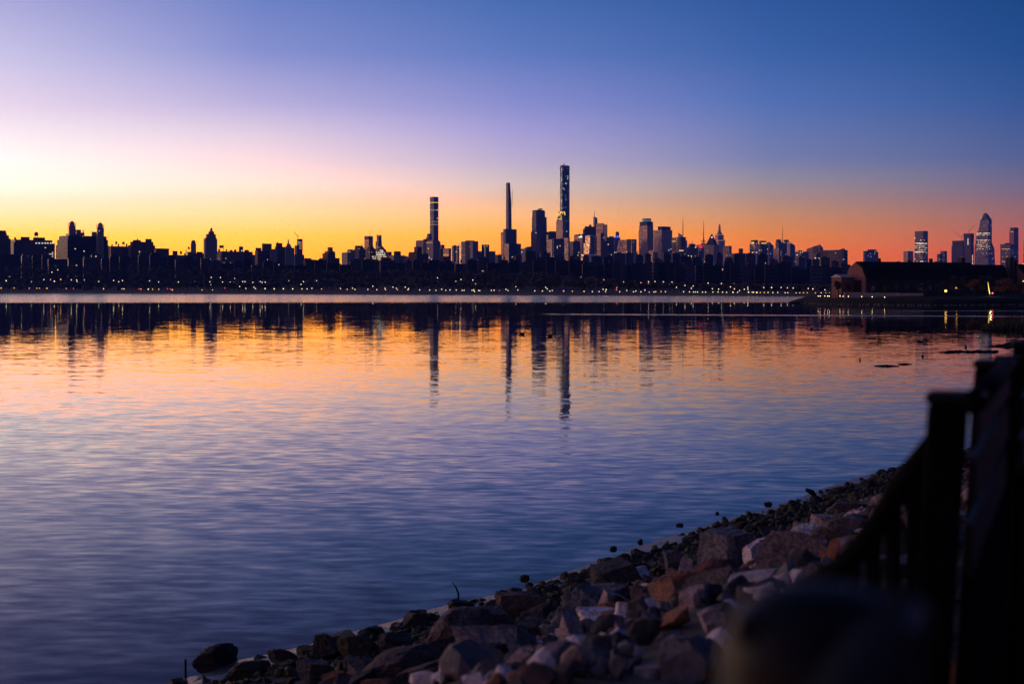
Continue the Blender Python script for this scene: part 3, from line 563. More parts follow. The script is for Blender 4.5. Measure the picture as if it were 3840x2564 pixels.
# ------------------------------------------------------------------ lamps of the far shore
LC = {'w': ((1, .74, .52), 'white'), 'y': ((1, .78, .32), 'yellow'), 'o': ((1, .48, .08), 'orange'), 'g': ((.72, 1, .35), 'greenish'), 'r': ((1, .08, .12), 'red'), 'p': ((.9, .35, 1), 'violet'), 'k': ((1, .42, .36), 'pink')}
LG = {k: glow(v[1]+'_lamp_glow', v[0], 1.7) for k, v in LC.items()}
_proto = {}
def lamp(px, py, c, big=1.0):
    low = py > 1072
    Y = shoreY(px)+(6 if low else np.interp(py, [1000, 1045, 1072], [250, 90, 30]))
    p = at(px, py, Y); k = Y/F
    row = 'lower row along the far waterline' if low else 'upper rows among the far shore trees'
    e = tag(empty('street_lamp', (p.x, p.y, min(p.z-3, 2.5 if low else p.z-7))), f'small {LC[c][1]} lit lamp in the {row}', 'street lamp', f'{LC[c][1]} lamps in the {row}')
    h = p.z-e.location.z
    if c not in _proto:
        mb = MB(); mb.lathe((0, 0), [(.1, -.8), (.7, -.4), (.75, .25), (.2, .7)], 8); _proto[c] = mb.build('lamp_head', LG[c])
        mb = MB(); mb.lathe((0, 0), [(.16, 0), (.09, 1)], 6); _proto[c+'p'] = mb.build('pole', M['metal']); hd, pl = _proto[c], _proto[c+'p']
    else:
        hd, pl = _proto[c].copy(), _proto[c+'p'].copy(); COL.objects.link(hd); COL.objects.link(pl)
    hd.parent = e; pl.parent = e; s = big*.62*k/.26; hd.location = (0, 0, h); hd.scale = (s, s, s); pl.location = (0, 0, 0); pl.scale = (1, 1, h-.5)
def lamps(ox, oy, sc, text):
    for t in text.split():
        x, y, c = t.split(','); lamp(ox+float(x)/sc, oy+float(y)/sc, c[0], 1.25 if len(c) > 1 else (.9 if c[0] in 'rk' else 1.0))
lamps(0, 780, 4.195, '18,1258,oo 222,1258,o 460,1262,k 580,1262,o 622,1262,k 738,1263,oo 1043,1265,k 1157,1265,r 1630,1270,y 1918,1272,o 1950,1272,y 2185,1272,r 2216,1275,o 97,1143,gg 490,1160,gg 690,1125,w 795,1125,k 855,1152,yy 955,1123,oo 1122,1130,y 1205,1130,w 1212,1155,g 1327,1132,k 1553,1157,g 1788,1140,y 1868,1160,w 1927,1140,y 817,1010,w 910,973,w')
lamps(500, 780, 4.195, '235,1276,yy 302,1278,o 400,1278,o 535,1268,r 580,1275,r 613,1286,oo 1082,1287,o 1245,1287,o 1440,1258,r 1770,1264,y 1920,1266,y 2073,1266,yy 2214,1270,y 255,1146,w 397,1163,g 686,1162,w 710,1166,g 976,1160,y 973,1188,w 1203,1160,w 1219,1208,w 1225,1092,w 1371,1092,w 1405,1164,w 1508,1161,w 1522,1164,y 1586,1166,y 1594,1108,k 1456,1224,w 1672,1234,w 1720,1158,w 1756,1158,w 1879,1169,w 1907,1170,w 1997,1157,w 2026,1170,w 2075,1166,w 1898,1245,w')
lamps(1000, 780, 4.195, '118,1270,yy 263,1270,yy 410,1271,yy 554,1272,y 635,1272,w 712,1264,w 863,1272,o 1161,1264,w 1267,1279,o 1352,1260,w 1390,1280,y 1592,1280,w 1670,1230,w 1733,1283,w 1860,1262,w 1870,1283,y 1988,1244,w 2040,1262,w 2057,1285,k 2180,1244,y 2223,1285,w 2233,1266,w 237,1175,w 348,1150,ww 578,1157,w 541,1200,y 783,1144,w')
lamps(1500, 720, 3.734, '275,1370,w 415,1373,w 503,1376,w 583,1362,w 641,1376,y 700,1370,w 788,1372,w 870,1376,w 898,1375,w 1008,1376,w 1032,1371,yy 1043,1392,y 1101,1378,w 1118,1380,w 1280,1378,w 1318,1375,w 1393,1378,r 1483,1362,w 1512,1380,w 1622,1325,o 1650,1372,y 1888,1384,w 1994,1385,w 2040,1333,w 2062,1356,w 525,1202,w 530,1256,w 687,1214,w 783,1252,w 854,1224,w 890,1255,w 1020,1233,w 1057,1286,o')
lamps(1860, 600, 2.904, '422,1425,w 505,1427,w 586,1427,w 613,1420,w 737,1425,pp 832,1430,o 959,1430,oo 1050,1432,w 1122,1432,w 1166,1408,w 1200,1411,yy 1193,1433,w 1316,1390,rr 1311,1413,k 1347,1434,w 1423,1420,y 1497,1434,w 1523,1427,y 1578,1435,w 1174,1304,w 1388,1328,w 1525,1330,w 1578,1338,w')
lamps(2300, 780, 4.195, '433,1318,w 498,1290,pp 565,1323,k 640,1320,w 667,1314,w 752,1315,o 820,1315,w 432,1180,k 555,1158,w 552,1185,k 656,1157,w 712,1192,w 736,1197,k 789,1161,w 888,1200,w 922,1166,w 946,1208,w 992,1247,g 1127,1217,w 1105,1316,g 1198,1318,w 1256,1226,w 1228,1263,w 1262,1320,g 1290,1320,w 1325,1321,g 1403,1323,y 1451,1323,w 1492,1181,w 1557,1268,w 1567,1322,y 1563,1349,y 1648,1320,g 1657,1276,w 1700,1187,w 1718,1323,w 1783,1325,y 1843,1240,w 1882,1325,yy 1901,1192,w 1905,1272,w 1955,1325,y 1985,1298,w 2060,1278,w 2090,1197,w 2115,1247,w 2117,1278,w 2128,1322,gg 2185,1325,y 2207,1325,w 2254,1328,yy 2312,1328,o')
lamps(2760, 780, 4.195, '330,1328,yy 382,1328,o 437,1250,w 446,1328,o 505,1328,y 560,1250,ww 580,1330,g 657,1330,w 710,1250,w 773,1332,w 808,1255,w 815,1332,w 898,1259,w 945,1335,g 1003,1335,oo 1062,1336,oo 1120,1336,oo 1136,1266,w 1210,1272,ww 1250,1337,y 1340,1337,yy 1398,1286,w 1410,1337,oo 1470,1338,oo 1523,1341,o 1575,1340,yy 1635,1340,y 1530,1206,y')

# ------------------------------------------------------------------ water
def water_material():
    m, nt, b = newmat('river_water')
    g = N(nt, 'ShaderNodeNewGeometry'); P = g.outputs['Position']
    sx = N(nt, 'ShaderNodeSeparateXYZ'); nt.links.new(P, sx.inputs[0]); X, Y = sx.outputs[0], sx.outputs[1]
    def nz(sc, sq, amp, det=1.0, off=0.0, ang=0.0):
        mp = N(nt, 'ShaderNodeMapping'); mp.inputs['Scale'].default_value = (sc*sq, sc, 1); mp.inputs['Location'].default_value = (off, off*.7, off); mp.inputs['Rotation'].default_value = (0, 0, ang)
        nt.links.new(P, mp.inputs[0]); t = N(nt, 'ShaderNodeTexNoise'); t.inputs['Scale'].default_value = 1; t.inputs['Detail'].default_value = det
        nt.links.new(mp.outputs[0], t.inputs['Vector'])
        v = N(nt, 'ShaderNodeVectorMath', operation='SUBTRACT'); nt.links.new(t.outputs['Color'], v.inputs[0]); v.inputs[1].default_value = (.5, .5, .5)
        w = N(nt, 'ShaderNodeVectorMath', operation='SCALE'); nt.links.new(v.outputs[0], w.inputs[0])
        if isinstance(amp, (int, float)): w.inputs['Scale'].default_value = amp
        else: nt.links.new(amp, w.inputs['Scale'])
        return w.outputs[0], t
    def step(v, a, b_):
        r = N(nt, 'ShaderNodeMapRange', interpolation_type='SMOOTHSTEP'); nt.links.new(v, r.inputs[0]); r.inputs[1].default_value = a; r.inputs[2].default_value = b_; return r.outputs[0]
    _, patch = nz(.05, .5, 1.0, 3, 31.7)
    # calm far out, gentle wavelets nearer the bank
    near = step(Y, 160, 20)
    a_small = math_(nt, 'MULTIPLY', math_(nt, 'MULTIPLY_ADD', near, WAVE[2], WAVE[3]), math_(nt, 'MULTIPLY_ADD', patch.outputs['Fac'], 1.6, .2))
    a_mid = math_(nt, 'MULTIPLY_ADD', near, WAVE[0], WAVE[1])
    s1, _ = nz(.16, .6, WAVE[4], 1, 3.1, .2); s2, _ = nz(.8, .5, a_mid, 2, 9.4, .35); s3, _ = nz(4.6, .4, a_small, 2, 17.3, .3)
    def add(a, c):
        v = N(nt, 'ShaderNodeVectorMath', operation='ADD'); nt.links.new(a, v.inputs[0]); nt.links.new(c, v.inputs[1]); return v.outputs[0]
    sl = add(add(s1, s2), s3)
    fl = N(nt, 'ShaderNodeVectorMath', operation='MULTIPLY'); nt.links.new(sl, fl.inputs[0]); fl.inputs[1].default_value = (.7, 1, 0)
    up = N(nt, 'ShaderNodeVectorMath', operation='ADD'); nt.links.new(fl.outputs[0], up.inputs[0]); up.inputs[1].default_value = (0, 0, 1)
    nm = N(nt, 'ShaderNodeVectorMath', operation='NORMALIZE'); nt.links.new(up.outputs[0], nm.inputs[0])
    nt.links.new(nm.outputs[0], b.inputs['Normal'])
    # wind-ruffled water: the far half of the river and two narrow cat's-paws
    _, rag = nz(.03, .15, 1.0, 4, 51.0); _, rag2 = nz(.012, .02, 1.0, 5, 77.0)
    yw = math_(nt, 'MULTIPLY_ADD', math_(nt, 'SUBTRACT', rag.outputs['Fac'], .5), 120, Y)
    far = math_(nt, 'MULTIPLY', step(yw, 415, 455), math_(nt, 'MULTIPLY_ADD', step(rag2.outputs['Fac'], .35, .6), .35, .65))
    def cat(y0, slope, hw, xa, xb):
        d = math_(nt, 'ABSOLUTE', math_(nt, 'SUBTRACT', math_(nt, 'MULTIPLY_ADD', X, slope, math_(nt, 'MULTIPLY_ADD', rag.outputs['Fac'], 8, Y)), y0+4))
        return math_(nt, 'MULTIPLY', math_(nt, 'MULTIPLY', step(d, hw, hw*.35), step(X, xa, xa+6)), step(X, xb, xb-12))
    c1 = cat(220, .30, 6.5, 2, 78); c2 = cat(258, .05, 5, 66, 300); c3 = cat(196, .1, 2.0, 40, 62)
    ruf = math_(nt, 'MAXIMUM', far, math_(nt, 'MAXIMUM', c1, math_(nt, 'MAXIMUM', c2, math_(nt, 'MULTIPLY', c3, .6))))
    nt.links.new(math_(nt, 'MULTIPLY_ADD', ruf, WAVE[5], .012), b.inputs['Roughness'])
    b.inputs['Base Color'].default_value = (.034, .014, .017, 1); b.inputs['IOR'].default_value = 1.2
    return m
WAVE = (.011, .020, .060, .017, .006, .15)   # mid near, mid far, small near, small far, swell, far roughness
o = link_mesh('river_water', [(-7000, -60, 0), (7000, -60, 0), (7000, 6000, 0), (-7000, 6000, 0)], [(0, 1, 2, 3)], water_material()); tag(o, kind='structure')

# ------------------------------------------------------------------ the point with the gabled houses
pt = [(2960, 1137, .2), (3010, 1137, .7), (3060, 1139, 1.3), (3180, 1142, 1.5), (3330, 1144, 1.6), (3500, 1145, 1.7), (3700, 1144, 1.8), (3840, 1143, 1.9), (4300, 1143, 2), (5200, 1143, 2)]
v = []; f = []
rows = ((-1.5, -.4), (0, .1), (1.5, .55), (5, .9), (12, 1.0), (60, 1.5), (160, 2.0))
for i, (px, y, z) in enumerate(pt):
    Y0 = EYE*F/(y-HZ)
    for d, k in rows:
        dd = d*(1 if px > 3050 else .25*(px-2955)/50+.05); Yv = Y0+dd; v.append(((px-CX)/F*Yv+(0 if px > 3050 else 0), Yv, z*k if d >= 0 else -.6))
n = len(rows); f = [(i*n+j, i*n+n+j, i*n+n+j+1, i*n+j+1) for i in range(len(pt)-1) for j in range(n-1)]
tag(link_mesh('point_ground', v, f, simple('rough_bank_grass', (.022, .02, .013), .98, scale=1.2, bump=.5, spec=.1)), kind='structure')
red_wall = simple('red_brick_wall', (.20, .085, .07), .9, scale=2); dark_roof = simple('dark_slate_roof', (.016, .015, .017), .95, scale=2, spec=.1)
brickdark = simple('dark_brick_wall', (.035, .028, .026), .95, scale=1.5)
trim = simple('pale_trim', (.45, .42, .42), .7)
def gable_house(name, label, P0, dirn, length, hw, eave, kink, ridge, base=1.2, windows=True):
    """gambrel-roofed house: gable wall facing the camera's left, long dark roof running away to the right"""
    u = Vector((dirn[0], dirn[1], 0)).normalized(); w = Vector((-u.y, u.x, 0)); P0 = Vector((P0[0], P0[1], 0))
    e = tag(empty(name, (P0.x, P0.y, base), math.atan2(u.y, u.x)), label, 'house')
    def prism(prof, x0, x1, nm, m):
        k = len(prof); vs = [(x0, y, z-base) for y, z in prof]+[(x1, y, z-base) for y, z in prof]
        fs = [tuple(range(k)), tuple(range(2*k-1, k-1, -1))]+[(i, i+k, (i+1) % k+k, (i+1) % k) for i in range(k)]
        return link_mesh(nm, vs, fs, m, e)
    kz, kk = kink
    wall_prof = [(-hw, base-1), (hw, base-1), (hw, eave), (hw*kk, kz), (0, ridge), (-hw*kk, kz), (-hw, eave)]
    prism(wall_prof[::-1], .3, length, 'wall', brickdark)
    prism([(y*.99, z-.02) for y, z in wall_prof[::-1]], -.05, .3, 'gable_wall', red_wall)
    t = .35
    rf = [(-hw-t, eave-.1), (-hw*kk-t, kz+.1), (0, ridge+t), (hw*kk+t, kz+.1), (hw+t, eave-.1), (hw+.02, eave-.15), (hw*kk+.03, kz+.02), (0, ridge+.03), (-hw*kk-.03, kz+.02), (-hw-.02, eave-.15)]
    prism(rf[::-1], .35, length+.3, 'roof', dark_roof)
    if windows:
        for k in range(int(length/4)):
            mb = MB(); mb.box(2+k*4, 3.4+k*4, -hw-.06, -hw+.1, base+1.4, base+3.2); mb.build('window', M['glass'], e)
            for q in mb.v: pass
    return e, u, w
h1, u1, w1 = gable_house('gabled_house', 'long dark house with reddish gable end and steep barn-like roof at the waterside', (96.6, 400), (.9, .43), 42, 4.4, 7.0, (10.1, .62), 11.5)
mb = MB(); mb.box(-4.5, -.05, .5, 4.9, -1.5, 6.2); an = mb.build('annex', red_wall, h1)
mb = MB(); mb.hexa([(-4.7, .3, 6.2), (.0, .3, 6.2), (.0, 5.1, 6.2), (-4.7, 5.1, 6.2)], [(-4.7, 2.7, 7.0), (.0, 2.7, 7.0), (.0, 2.75, 7.0), (-4.7, 2.75, 7.0)]); mb.build('annex_roof', trim, h1)
mb = MB(); mb.box(-.25, .05, -2.6, .3, -.9, 5.3); mb.build('dark_entry', dark_roof, h1)
for xx, hh in ((8, 1.3), (15, .5), (19, .9), (27, 1.4), (29, .6)):
    mb = MB(); mb.box(xx, xx+.7, -.4, .4, 9.9, 10.3+hh); mb.build('chimney', brickdark, h1)
h2, _, _ = gable_house('gabled_house', 'dark house with a pale red gable and big chimney behind the riverside trees', (137.5, 428), (.93, .37), 12.5, 3.6, 8.2, (9.3, .6), 11.1)
mb = MB(); mb.box(-3.4, -2.2, -1, 1, -1, 12.3); mb.build('chimney', brickdark, h2)
h3, _, _ = gable_house('gabled_house', 'dark house with a red gable cut by the right edge of the picture', (152.5, 430), (.93, .37), 26, 3.6, 8.0, (9.3, .6), 11.3)
mb = MB(); mb.box(-3.2, -2.0, -1, 1, -1, 12.4); mb.build('chimney', brickdark, h3)
mb = MB(); mb.box(-1.2, -.7, -1, -.3, -1, 11.6); mb.build('chimney', brickdark, h3)
# low pale wall before the house
p0 = at(3166, 1113, 389); mb = MB()
for k, (xa, xb) in enumerate(((3166, 3231), (3234, 3300), (3303, 3380), (3383, 3462))):
    a, c = at(xa, 1113, 389), at(xb, 1113, 389); mb.hexa([(a.x, 389, 1.2), (c.x, 389, 1.2), (c.x, 389.6, 1.2), (a.x, 389.6, 1.2)], [(a.x, 389, 3.15-.08*k), (c.x, 389, 3.15-.08*k), (c.x, 389.6, 3.15-.08*k), (a.x, 389.6, 3.15-.08*k)])
tag(mb.build('garden_wall', simple('pale_render_wall', (.42, .38, .32), .9, scale=1)), 'low pale wall along the foot of the long gabled house', 'wall')
# railing on the bank edge
mb = MB()
for px in range(3060, 3470, 14): a = at(px, 1116, 381); mb.tube([(a.x, 381, 1.0), (a.x, 381, 2.25)], .04, 5)
pts = [at(px, 1116, 381) for px in range(3060, 3470, 40)]; mb.tube([(q.x, 381, 2.25) for q in pts], .05, 5); mb.tube([(q.x, 381, 1.7) for q in pts], .03, 5)
tag(mb.build('railing', M['metal']), 'thin dark railing along the edge of the point by the bollard lights', 'railing')
# lights on the point
def point_lamp(px, py, c, Y, label, group=None, r=.095, h=None, power=0, cat='lamp', name='bollard_light'):
    p = at(px, py, Y); gz = 1.3
    e = tag(empty(name, (p.x, Y, gz)), label, cat, group)
    mb = MB(); z = p.z-gz; mb.lathe((0, 0), [(r*.5, z-r), (r, z-r*.5), (r, z+r*.6), (r*.3, z+r)], 10); mb.build('lamp_head', LGP[c], e)
    mb = MB(); mb.lathe((0, 0), [(.07, -.3), (.05, z-r)], 8); mb.build('post', M['metal'], e)
    if power:
        L = bpy.data.lights.new('lamp_light', 'POINT'); L.energy = power; L.color = LC[c][0]; L.shadow_soft_size = .3
        lo = bpy.data.objects.new('lamp_light', L); COL.objects.link(lo); lo.parent = e; lo.location = (0, -.6, max(z, .8))
LGP = {k: glow(v_[1]+'_point_lamp_glow', (1, .70, .28) if k in 'wy' else v_[0], 5) for k, v_ in LC.items()}
BL = 'low bollard light with pinkish white glow on the bank of the point'; BY = 'low bollard light with yellow glow on the bank of the point'
for px, py, c in ((3068, 1110, 'k'), (3075.5, 1110, 'w'), (3093, 1110, 'k'), (3104, 1110, 'w'), (3110, 1110.5, 'y'), (3150, 1110, 'y'), (3161.5, 1111, 'k'), (3181.5, 1111, 'y'), (3231.5, 1112, 'w'), (3271, 1113, 'w'), (3317, 1114.5, 'w'), (3361.5, 1118.5, 'y')):
    point_lamp(px, py, c, 379, BY if c == 'y' else BL, 'yellow bollard lights on the point' if c == 'y' else 'pinkish white bollard lights on the point', power=0)
point_lamp(3546.5, 1091, 'o', 388, 'tall orange lamp before the dark trunks of the house gardens', r=.3, cat='street lamp', name='street_lamp')
point_lamp(3587, 1080, 'o', 410, 'dim orange lamp up among the garden trees', r=.2, cat='street lamp', name='street_lamp')
point_lamp(3837, 1055, 'y', 400, 'yellow lamp high in the trees at the right edge', r=.22, cat='street lamp', name='street_lamp')
point_lamp(3838, 1123, 'w', 380, 'white bollard light at the right edge of the bank', r=.2)
e = tag(empty('lit_flagpole', (at(3709, 1100, 383).x, 383, 1.3)), 'bright yellow lit slanting pole glowing above the grass', 'lamp')
mb = MB(); mb.tube([(.2, 0, 1.4), (0, 0, 2.4), (-.12, 0, 3.2), (-.3, 0, 4.6)], [.07, .12, .10, .04], 8); mb.build('glowing_shade', glow('yellow_pole_glow', (1, .72, .12), 1.6), e); mb = MB(); mb.tube([(.3, 0, -.3), (.2, 0, 1.4)], .06, 6); mb.build('post', M['metal'], e)
L = bpy.data.lights.new('lamp_light', 'POINT'); L.energy = 60; L.color = (1, .85, .2); L.shadow_soft_size = .08; lo = bpy.data.objects.new('lamp_light', L); COL.objects.link(lo); lo.parent = e; lo.location = (.2, -.8, 1.6)
point_lamp(3722, 1099, 'r', 386, 'dull red light just right of the glowing yellow pole', r=.18, name='garden_light')
# trees of the point
fol_dark = simple('dark_garden_foliage', (.045, .045, .03), .9, scale=.8, var=.5); fol_rust = simple('rusty_garden_foliage', (.16, .075, .03), .9, scale=.8, var=.5); bark = simple('dark_bark', (.04, .03, .025), .95, scale=4)
def tree(px, pyb, pyt, wpx, Y, m, label, lean=0, clumps=9, kind='garden_tree', dens=60):
    g = at(px, pyb, Y); t = at(px+lean, pyt, Y); H = t.z-g.z; r = wpx/2*Y/F
    e = tag(empty(kind, (g.x, Y, g.z)), label, 'tree'); mb = MB(); tx = t.x-g.x
    mb.tube([(0, 0, -.4), (tx*.25, 0, H*.3), (tx*.6, .1, H*.6), (tx, 0, H*.9)], [H*.035, H*.028, H*.02, H*.008], 7)
    cr = MB()
    for k in range(clumps):
        a = random.uniform(0, 6.28); q = random.uniform(.1, .75); zz = H*random.uniform(.42, .92); c = Vector((tx*zz/H+math.cos(a)*q*r, math.sin(a)*q*r*.8, zz))
        mb.tube([(tx*.45, 0, H*.4), c], [H*.012, H*.004], 5); leafmb(cr, c, r*.42, H*.13, dens, .22)
    mb.build('trunk', bark, e); cr.build('crown', m, e); return e
tree(3146, 1112, 1052, 46, 384, fol_dark, 'leaning dark tree on the tip of the point left of the annex', lean=-6, clumps=8)
tree(3172, 1112, 1058, 26, 386, fol_dark, 'small dark tree against the reddish annex wall', lean=14, clumps=6)
tree(3470, 1116, 1062, 60, 386, fol_dark, 'dark tree before the right half of the long house', clumps=8); tree(3540, 1117, 1050, 66, 392, fol_dark, 'dark round tree left of the orange lamp', clumps=9)
tree(3330, 1114, 1070, 40, 392, fol_dark, 'small rusty dark tree behind the pale garden wall', clumps=6)
tree(3600, 1118, 1035, 76, 396, fol_dark, 'tall dark tree covering the gap between the houses', clumps=11); tree(3655, 1118, 1045, 70, 390, fol_rust, 'reddish dark tree under the middle gable', clumps=10); tree(3700, 1118, 1032, 60, 402, fol_dark, 'dark tree behind the glowing yellow pole', clumps=9)
tree(3762, 1119, 1040, 84, 388, fol_rust, 'broad rusty tree lit orange right of the glowing pole', clumps=13); tree(3822, 1119, 1050, 60, 392, fol_rust, 'rusty tree at the right edge of the bank', clumps=10); tree(3782, 1118, 990, 16, 440, fol_dark, 'thin dark conifer behind the chimneys', clumps=8)
grs = simple('bank_grass', (.07, .09, .02), .95, scale=4)
def grass(name, label, x0, x1, Y, dY, gz, n, h, m, kind=None, cat='grass clump'):
    mb = MB()
    for _ in range(n):
        px = random.uniform(x0, x1); Yv = Y+random.uniform(0, dY); X = (px-CX)/F*Yv; q = math.sin((px-x0)/(x1-x0)*math.pi)**.5; hh = h*random.uniform(.4, 1)*(q*.8+.2); a = random.uniform(0, 6.28); w = .03+hh*.05
        i = len(mb.v); mb.v += [(X-w*math.cos(a), Yv-w*math.sin(a), gz-.1), (X+w*math.cos(a), Yv+w*math.sin(a), gz-.1), (X+random.gauss(0, hh*.25), Yv+random.gauss(0, hh*.25), gz+hh)]; mb.f.append((i, i+1, i+2))
    o = mb.build(name, m); tag(o, label, None if kind else cat, kind=kind); return o
grass('bank_grass', 'short grass along the bank of the point', 3480, 3860, 377, 8, 1.2, 2600, .9, grs, 'stuff')
mb = MB()
for _ in range(420):
    px = random.uniform(3000, 3860); Y0 = EYE*F/(np.interp(px, [q[0] for q in pt], [q[1] for q in pt])-HZ); Yv = Y0+random.uniform(-.6, 2.2); X = (px-CX)/F*Yv; r = random.uniform(.15, .45); i = len(mb.v)
    mb.lathe((X, Yv), [(r*.7, -.1), (r, r*.25), (r*.6, r*.7), (.02, r*.8)], 6)
tag(mb.build('shore_stones', simple('dark_shore_stone', (.10, .085, .075), .9, scale=1)), 'line of small dark stones at the water edge of the point', kind='stuff')
# mud and marsh grass at the right
mud = simple('wet_mud', (.016, .013, .011), .95, scale=2, bump=.6, spec=.05)
def mudbank(name, label, x0, x1, yf, thick, hgt, seed):
    rnd = random.Random(seed); v = []; n_ = 26
    for j, t in enumerate((0, .25, .6, 1)):
        for i in range(n_+1):
            q = i/n_; px = x0+(x1-x0)*q; Yv = EYE*F/(yf-HZ)+thick*t*(min(1, q*4)+.05)+rnd.uniform(-.3, .3)
            z = (-.05 if t in (0, 1) else hgt*(.5+rnd.random()*.7)*min(1, q*5)); v.append(((px-CX)/F*Yv, Yv, z))
    f = [(j*(n_+1)+i, j*(n_+1)+i+1, (j+1)*(n_+1)+i+1, (j+1)*(n_+1)+i) for j in range(3) for i in range(n_)]
    return tag(link_mesh(name, v, f, mud, smooth=True), label, 'mud bank')
mudbank('mud_bank', 'low dark mud bank with ragged edge at the right side of the water', 3695, 4250, 1302, 9, .28, 3); mudbank('mud_bank', 'long thin mud bar lying just above the water near the right edge', 3512, 3745, 1322, 2.4, .10, 4); mudbank('mud_bank', 'flat muddy islet under the marsh grass at the right edge', 3672, 4250, 1240, 14, .2, 5)
mudbank('mud_bank', 'tiny dark mud spit left of the grassy islet', 3622, 3690, 1222, 3, .15, 8)
mgrass = simple('dull_marsh_grass', (.03, .035, .018), .95, scale=4)
grass('marsh_grass', 'dark marsh grass growing on the muddy islet', 3680, 4100, 129, 10, .05, 3600, 1.15, mgrass, 'stuff'); grass('marsh_grass', 'short dark grass tuft on the mud spit left of the islet', 3624, 3692, 144, 2, .05, 260, .6, mgrass)
# ------------------------------------------------------------------ small things in the water
dark = simple('wet_black_wood', (.012, .011, .011), .85, scale=8, spec=.15)
def skin(name, chain, radii, m, parent=None):
    mb = MB(); mb.tube(chain, radii, 10); return mb.build(name, m, parent, True)
def duck(px, py, flip, label):
    Y = EYE*F/(py-HZ); p = at(px, py, Y); e = tag(empty('duck', (p.x, Y, 0), R_(10)), label, 'duck', None); s = flip
    pts = [(-.24, .12, .02), (-.2, .10, .055), (-.08, .07, .10), (.06, .07, .11), (.15, .10, .085), (.18, .16, .05), (.19, .215, .04), (.215, .25, .05), (.25, .24, .04), (.275, .232, .018), (.33, .225, .01)]
    skin('body', [(x*s, 0, z) for x, z, r in pts], [r for x, z, r in pts], dark, e)
duck(1958, 1255, 1, 'dark duck swimming left of the ribbed tower reflection'); duck(2062, 1262, 1, 'dark duck swimming right of the ribbed tower reflection')
def stub(px, py, hpx, wpx, label, lean=0):
    Y = EYE*F/(py-HZ); k = Y/F; p = at(px, py, Y); mb = MB(); mb.tube([(p.x, Y, -.3), (p.x+lean*k*.5, Y, hpx*k*.5), (p.x+lean*k, Y, hpx*k)], [wpx*k*.5, wpx*k*.55, wpx*k*.3], 8); tag(mb.build('mooring_stub', dark), label, 'post')
stub(3225, 1351, 10, 5, 'small lone dark stub standing in the pink water'); stub(3460, 1337, 8, 8, 'squat dark stub in the tower reflection near the right'); stub(3461, 1281, 7, 4, 'short stub at the end of a floating log'); stub(3572, 1280, 4, 4, 'tiny stub beside the mud spit, farther right'); stub(3620, 1304, 9, 8, 'dark stub leaning before the mud bank', lean=4); stub(3232, 1224, 5, 11, 'dark low stub in the dark house reflection'); stub(3043, 1235, 5, 9, 'flat dark stub left in the dark reflection')
def log(x0, x1, py, r, label, tilt=0):
    Y = EYE*F/(py-HZ); mb = MB(); a, c = at(x0, py, Y), at(x1, py, Y-tilt); mb.tube([(a.x, Y, .01), ((a.x+c.x)/2, Y-tilt/2, .03), (c.x, Y-tilt, 0)], [r*.6, r, r*.5], 7); tag(mb.build('floating_log', dark), label, 'log')
log(3280, 3372, 1373, .05, 'straight thin log floating left of the railing post'); log(3368, 3420, 1366, .04, 'short branch floating behind the straight log'); log(3438, 3462, 1282, .09, 'stubby log floating before the tower reflection')

# ------------------------------------------------------------------ foreground bank
wl = [(764, 2560), (1000, 2482), (1209, 2430), (1396, 2380), (1583, 2322), (1717, 2278), (1881, 2245), (2000, 2215), (2290, 2112), (2485, 2045), (2700, 1968), (2883, 1925), (3041, 1870), (3209, 1808), (3416, 1748)]
SH = [(-20, -12), (-13, -.5), (-8.2, 5.5), (-5.2, 9.8)]+[((x-CX)/F*(EYE*F/(y-HZ)), EYE*F/(y-HZ)) for x, y in wl]+[(10.5, 32.3), (17, 42), (26, 58), (34, 76), (44, 95), (52, 110), (64, 130), (90, 150)]
SHA = np.array(SH); seg = SHA[1:]-SHA[:-1]; sl_ = np.hypot(seg[:, 0], seg[:, 1]); cum = np.concatenate([[0], np.cumsum(sl_)])
def inland(x, y):
    d = np.array([x, y])-SHA[:-1]; t = np.clip((d*seg).sum(1)/sl_**2, 0, 1); q = SHA[:-1]+seg*t[:, None]; e = np.array([x, y])-q; D = np.hypot(e[:, 0], e[:, 1]); i = int(D.argmin())
    sg = e[i, 0]*seg[i, 1]-e[i, 1]*seg[i, 0]; return math.copysign(D[i], sg), cum[i]+t[i]*sl_[i]
PN = [-4, 0, 1.6, 3, 5, 7.6, 9, 45]; PZ = [-1.0, .0, .26, .72, 1.45, 2.45, 2.5, 2.7]
def gz(x, y, rough=True):
    n_, s_ = inland(x, y); z = float(np.interp(n_, PN, PZ))
    if rough and n_ > -1: z += noise.noise(Vector((x*1.3, y*1.3, 0)))*.09*min(1, .25+max(0, n_)/2)
    return z
def ray_ground(px, py, lift=0):
    t = 3.0
    while t < 140:
        p = at(px, py, t)
        if p.z <= gz(p.x, p.y, False)+lift: return p
        t += .05
    return p
ss = list(np.arange(0, 62, .45))+list(np.arange(62, cum[-1], 3)); ns = [-4, -2, -1, -.5, -.2, 0, .2, .45, .7, 1, 1.3, 1.6, 2, 2.4, 2.8, 3.2, 3.7, 4.2, 4.7, 5.2, 5.8, 6.4, 7, 7.6, 8.3, 9, 11, 14, 20, 30, 45]
v = []
def smooth_dir(s_):
    a = [np.interp(s_-3, cum, SHA[:, k]) for k in (0, 1)]; c = [np.interp(s_+3, cum, SHA[:, k]) for k in (0, 1)]; d = np.array(c)-np.array(a); return d/np.hypot(*d)
for s_ in ss:
    p = [np.interp(s_, cum, SHA[:, k]) for k in (0, 1)]; d = smooth_dir(s_)
    for n_ in ns: x, y = p[0]+d[1]*n_, p[1]-d[0]*n_; v.append((x, y, gz(x, y)+random.uniform(-.02, .02)))
n = len(ns); f = [(i*n+j, i*n+j+1, i*n+n+j+1, i*n+n+j) for i in range(len(ss)-1) for j in range(n-1)]
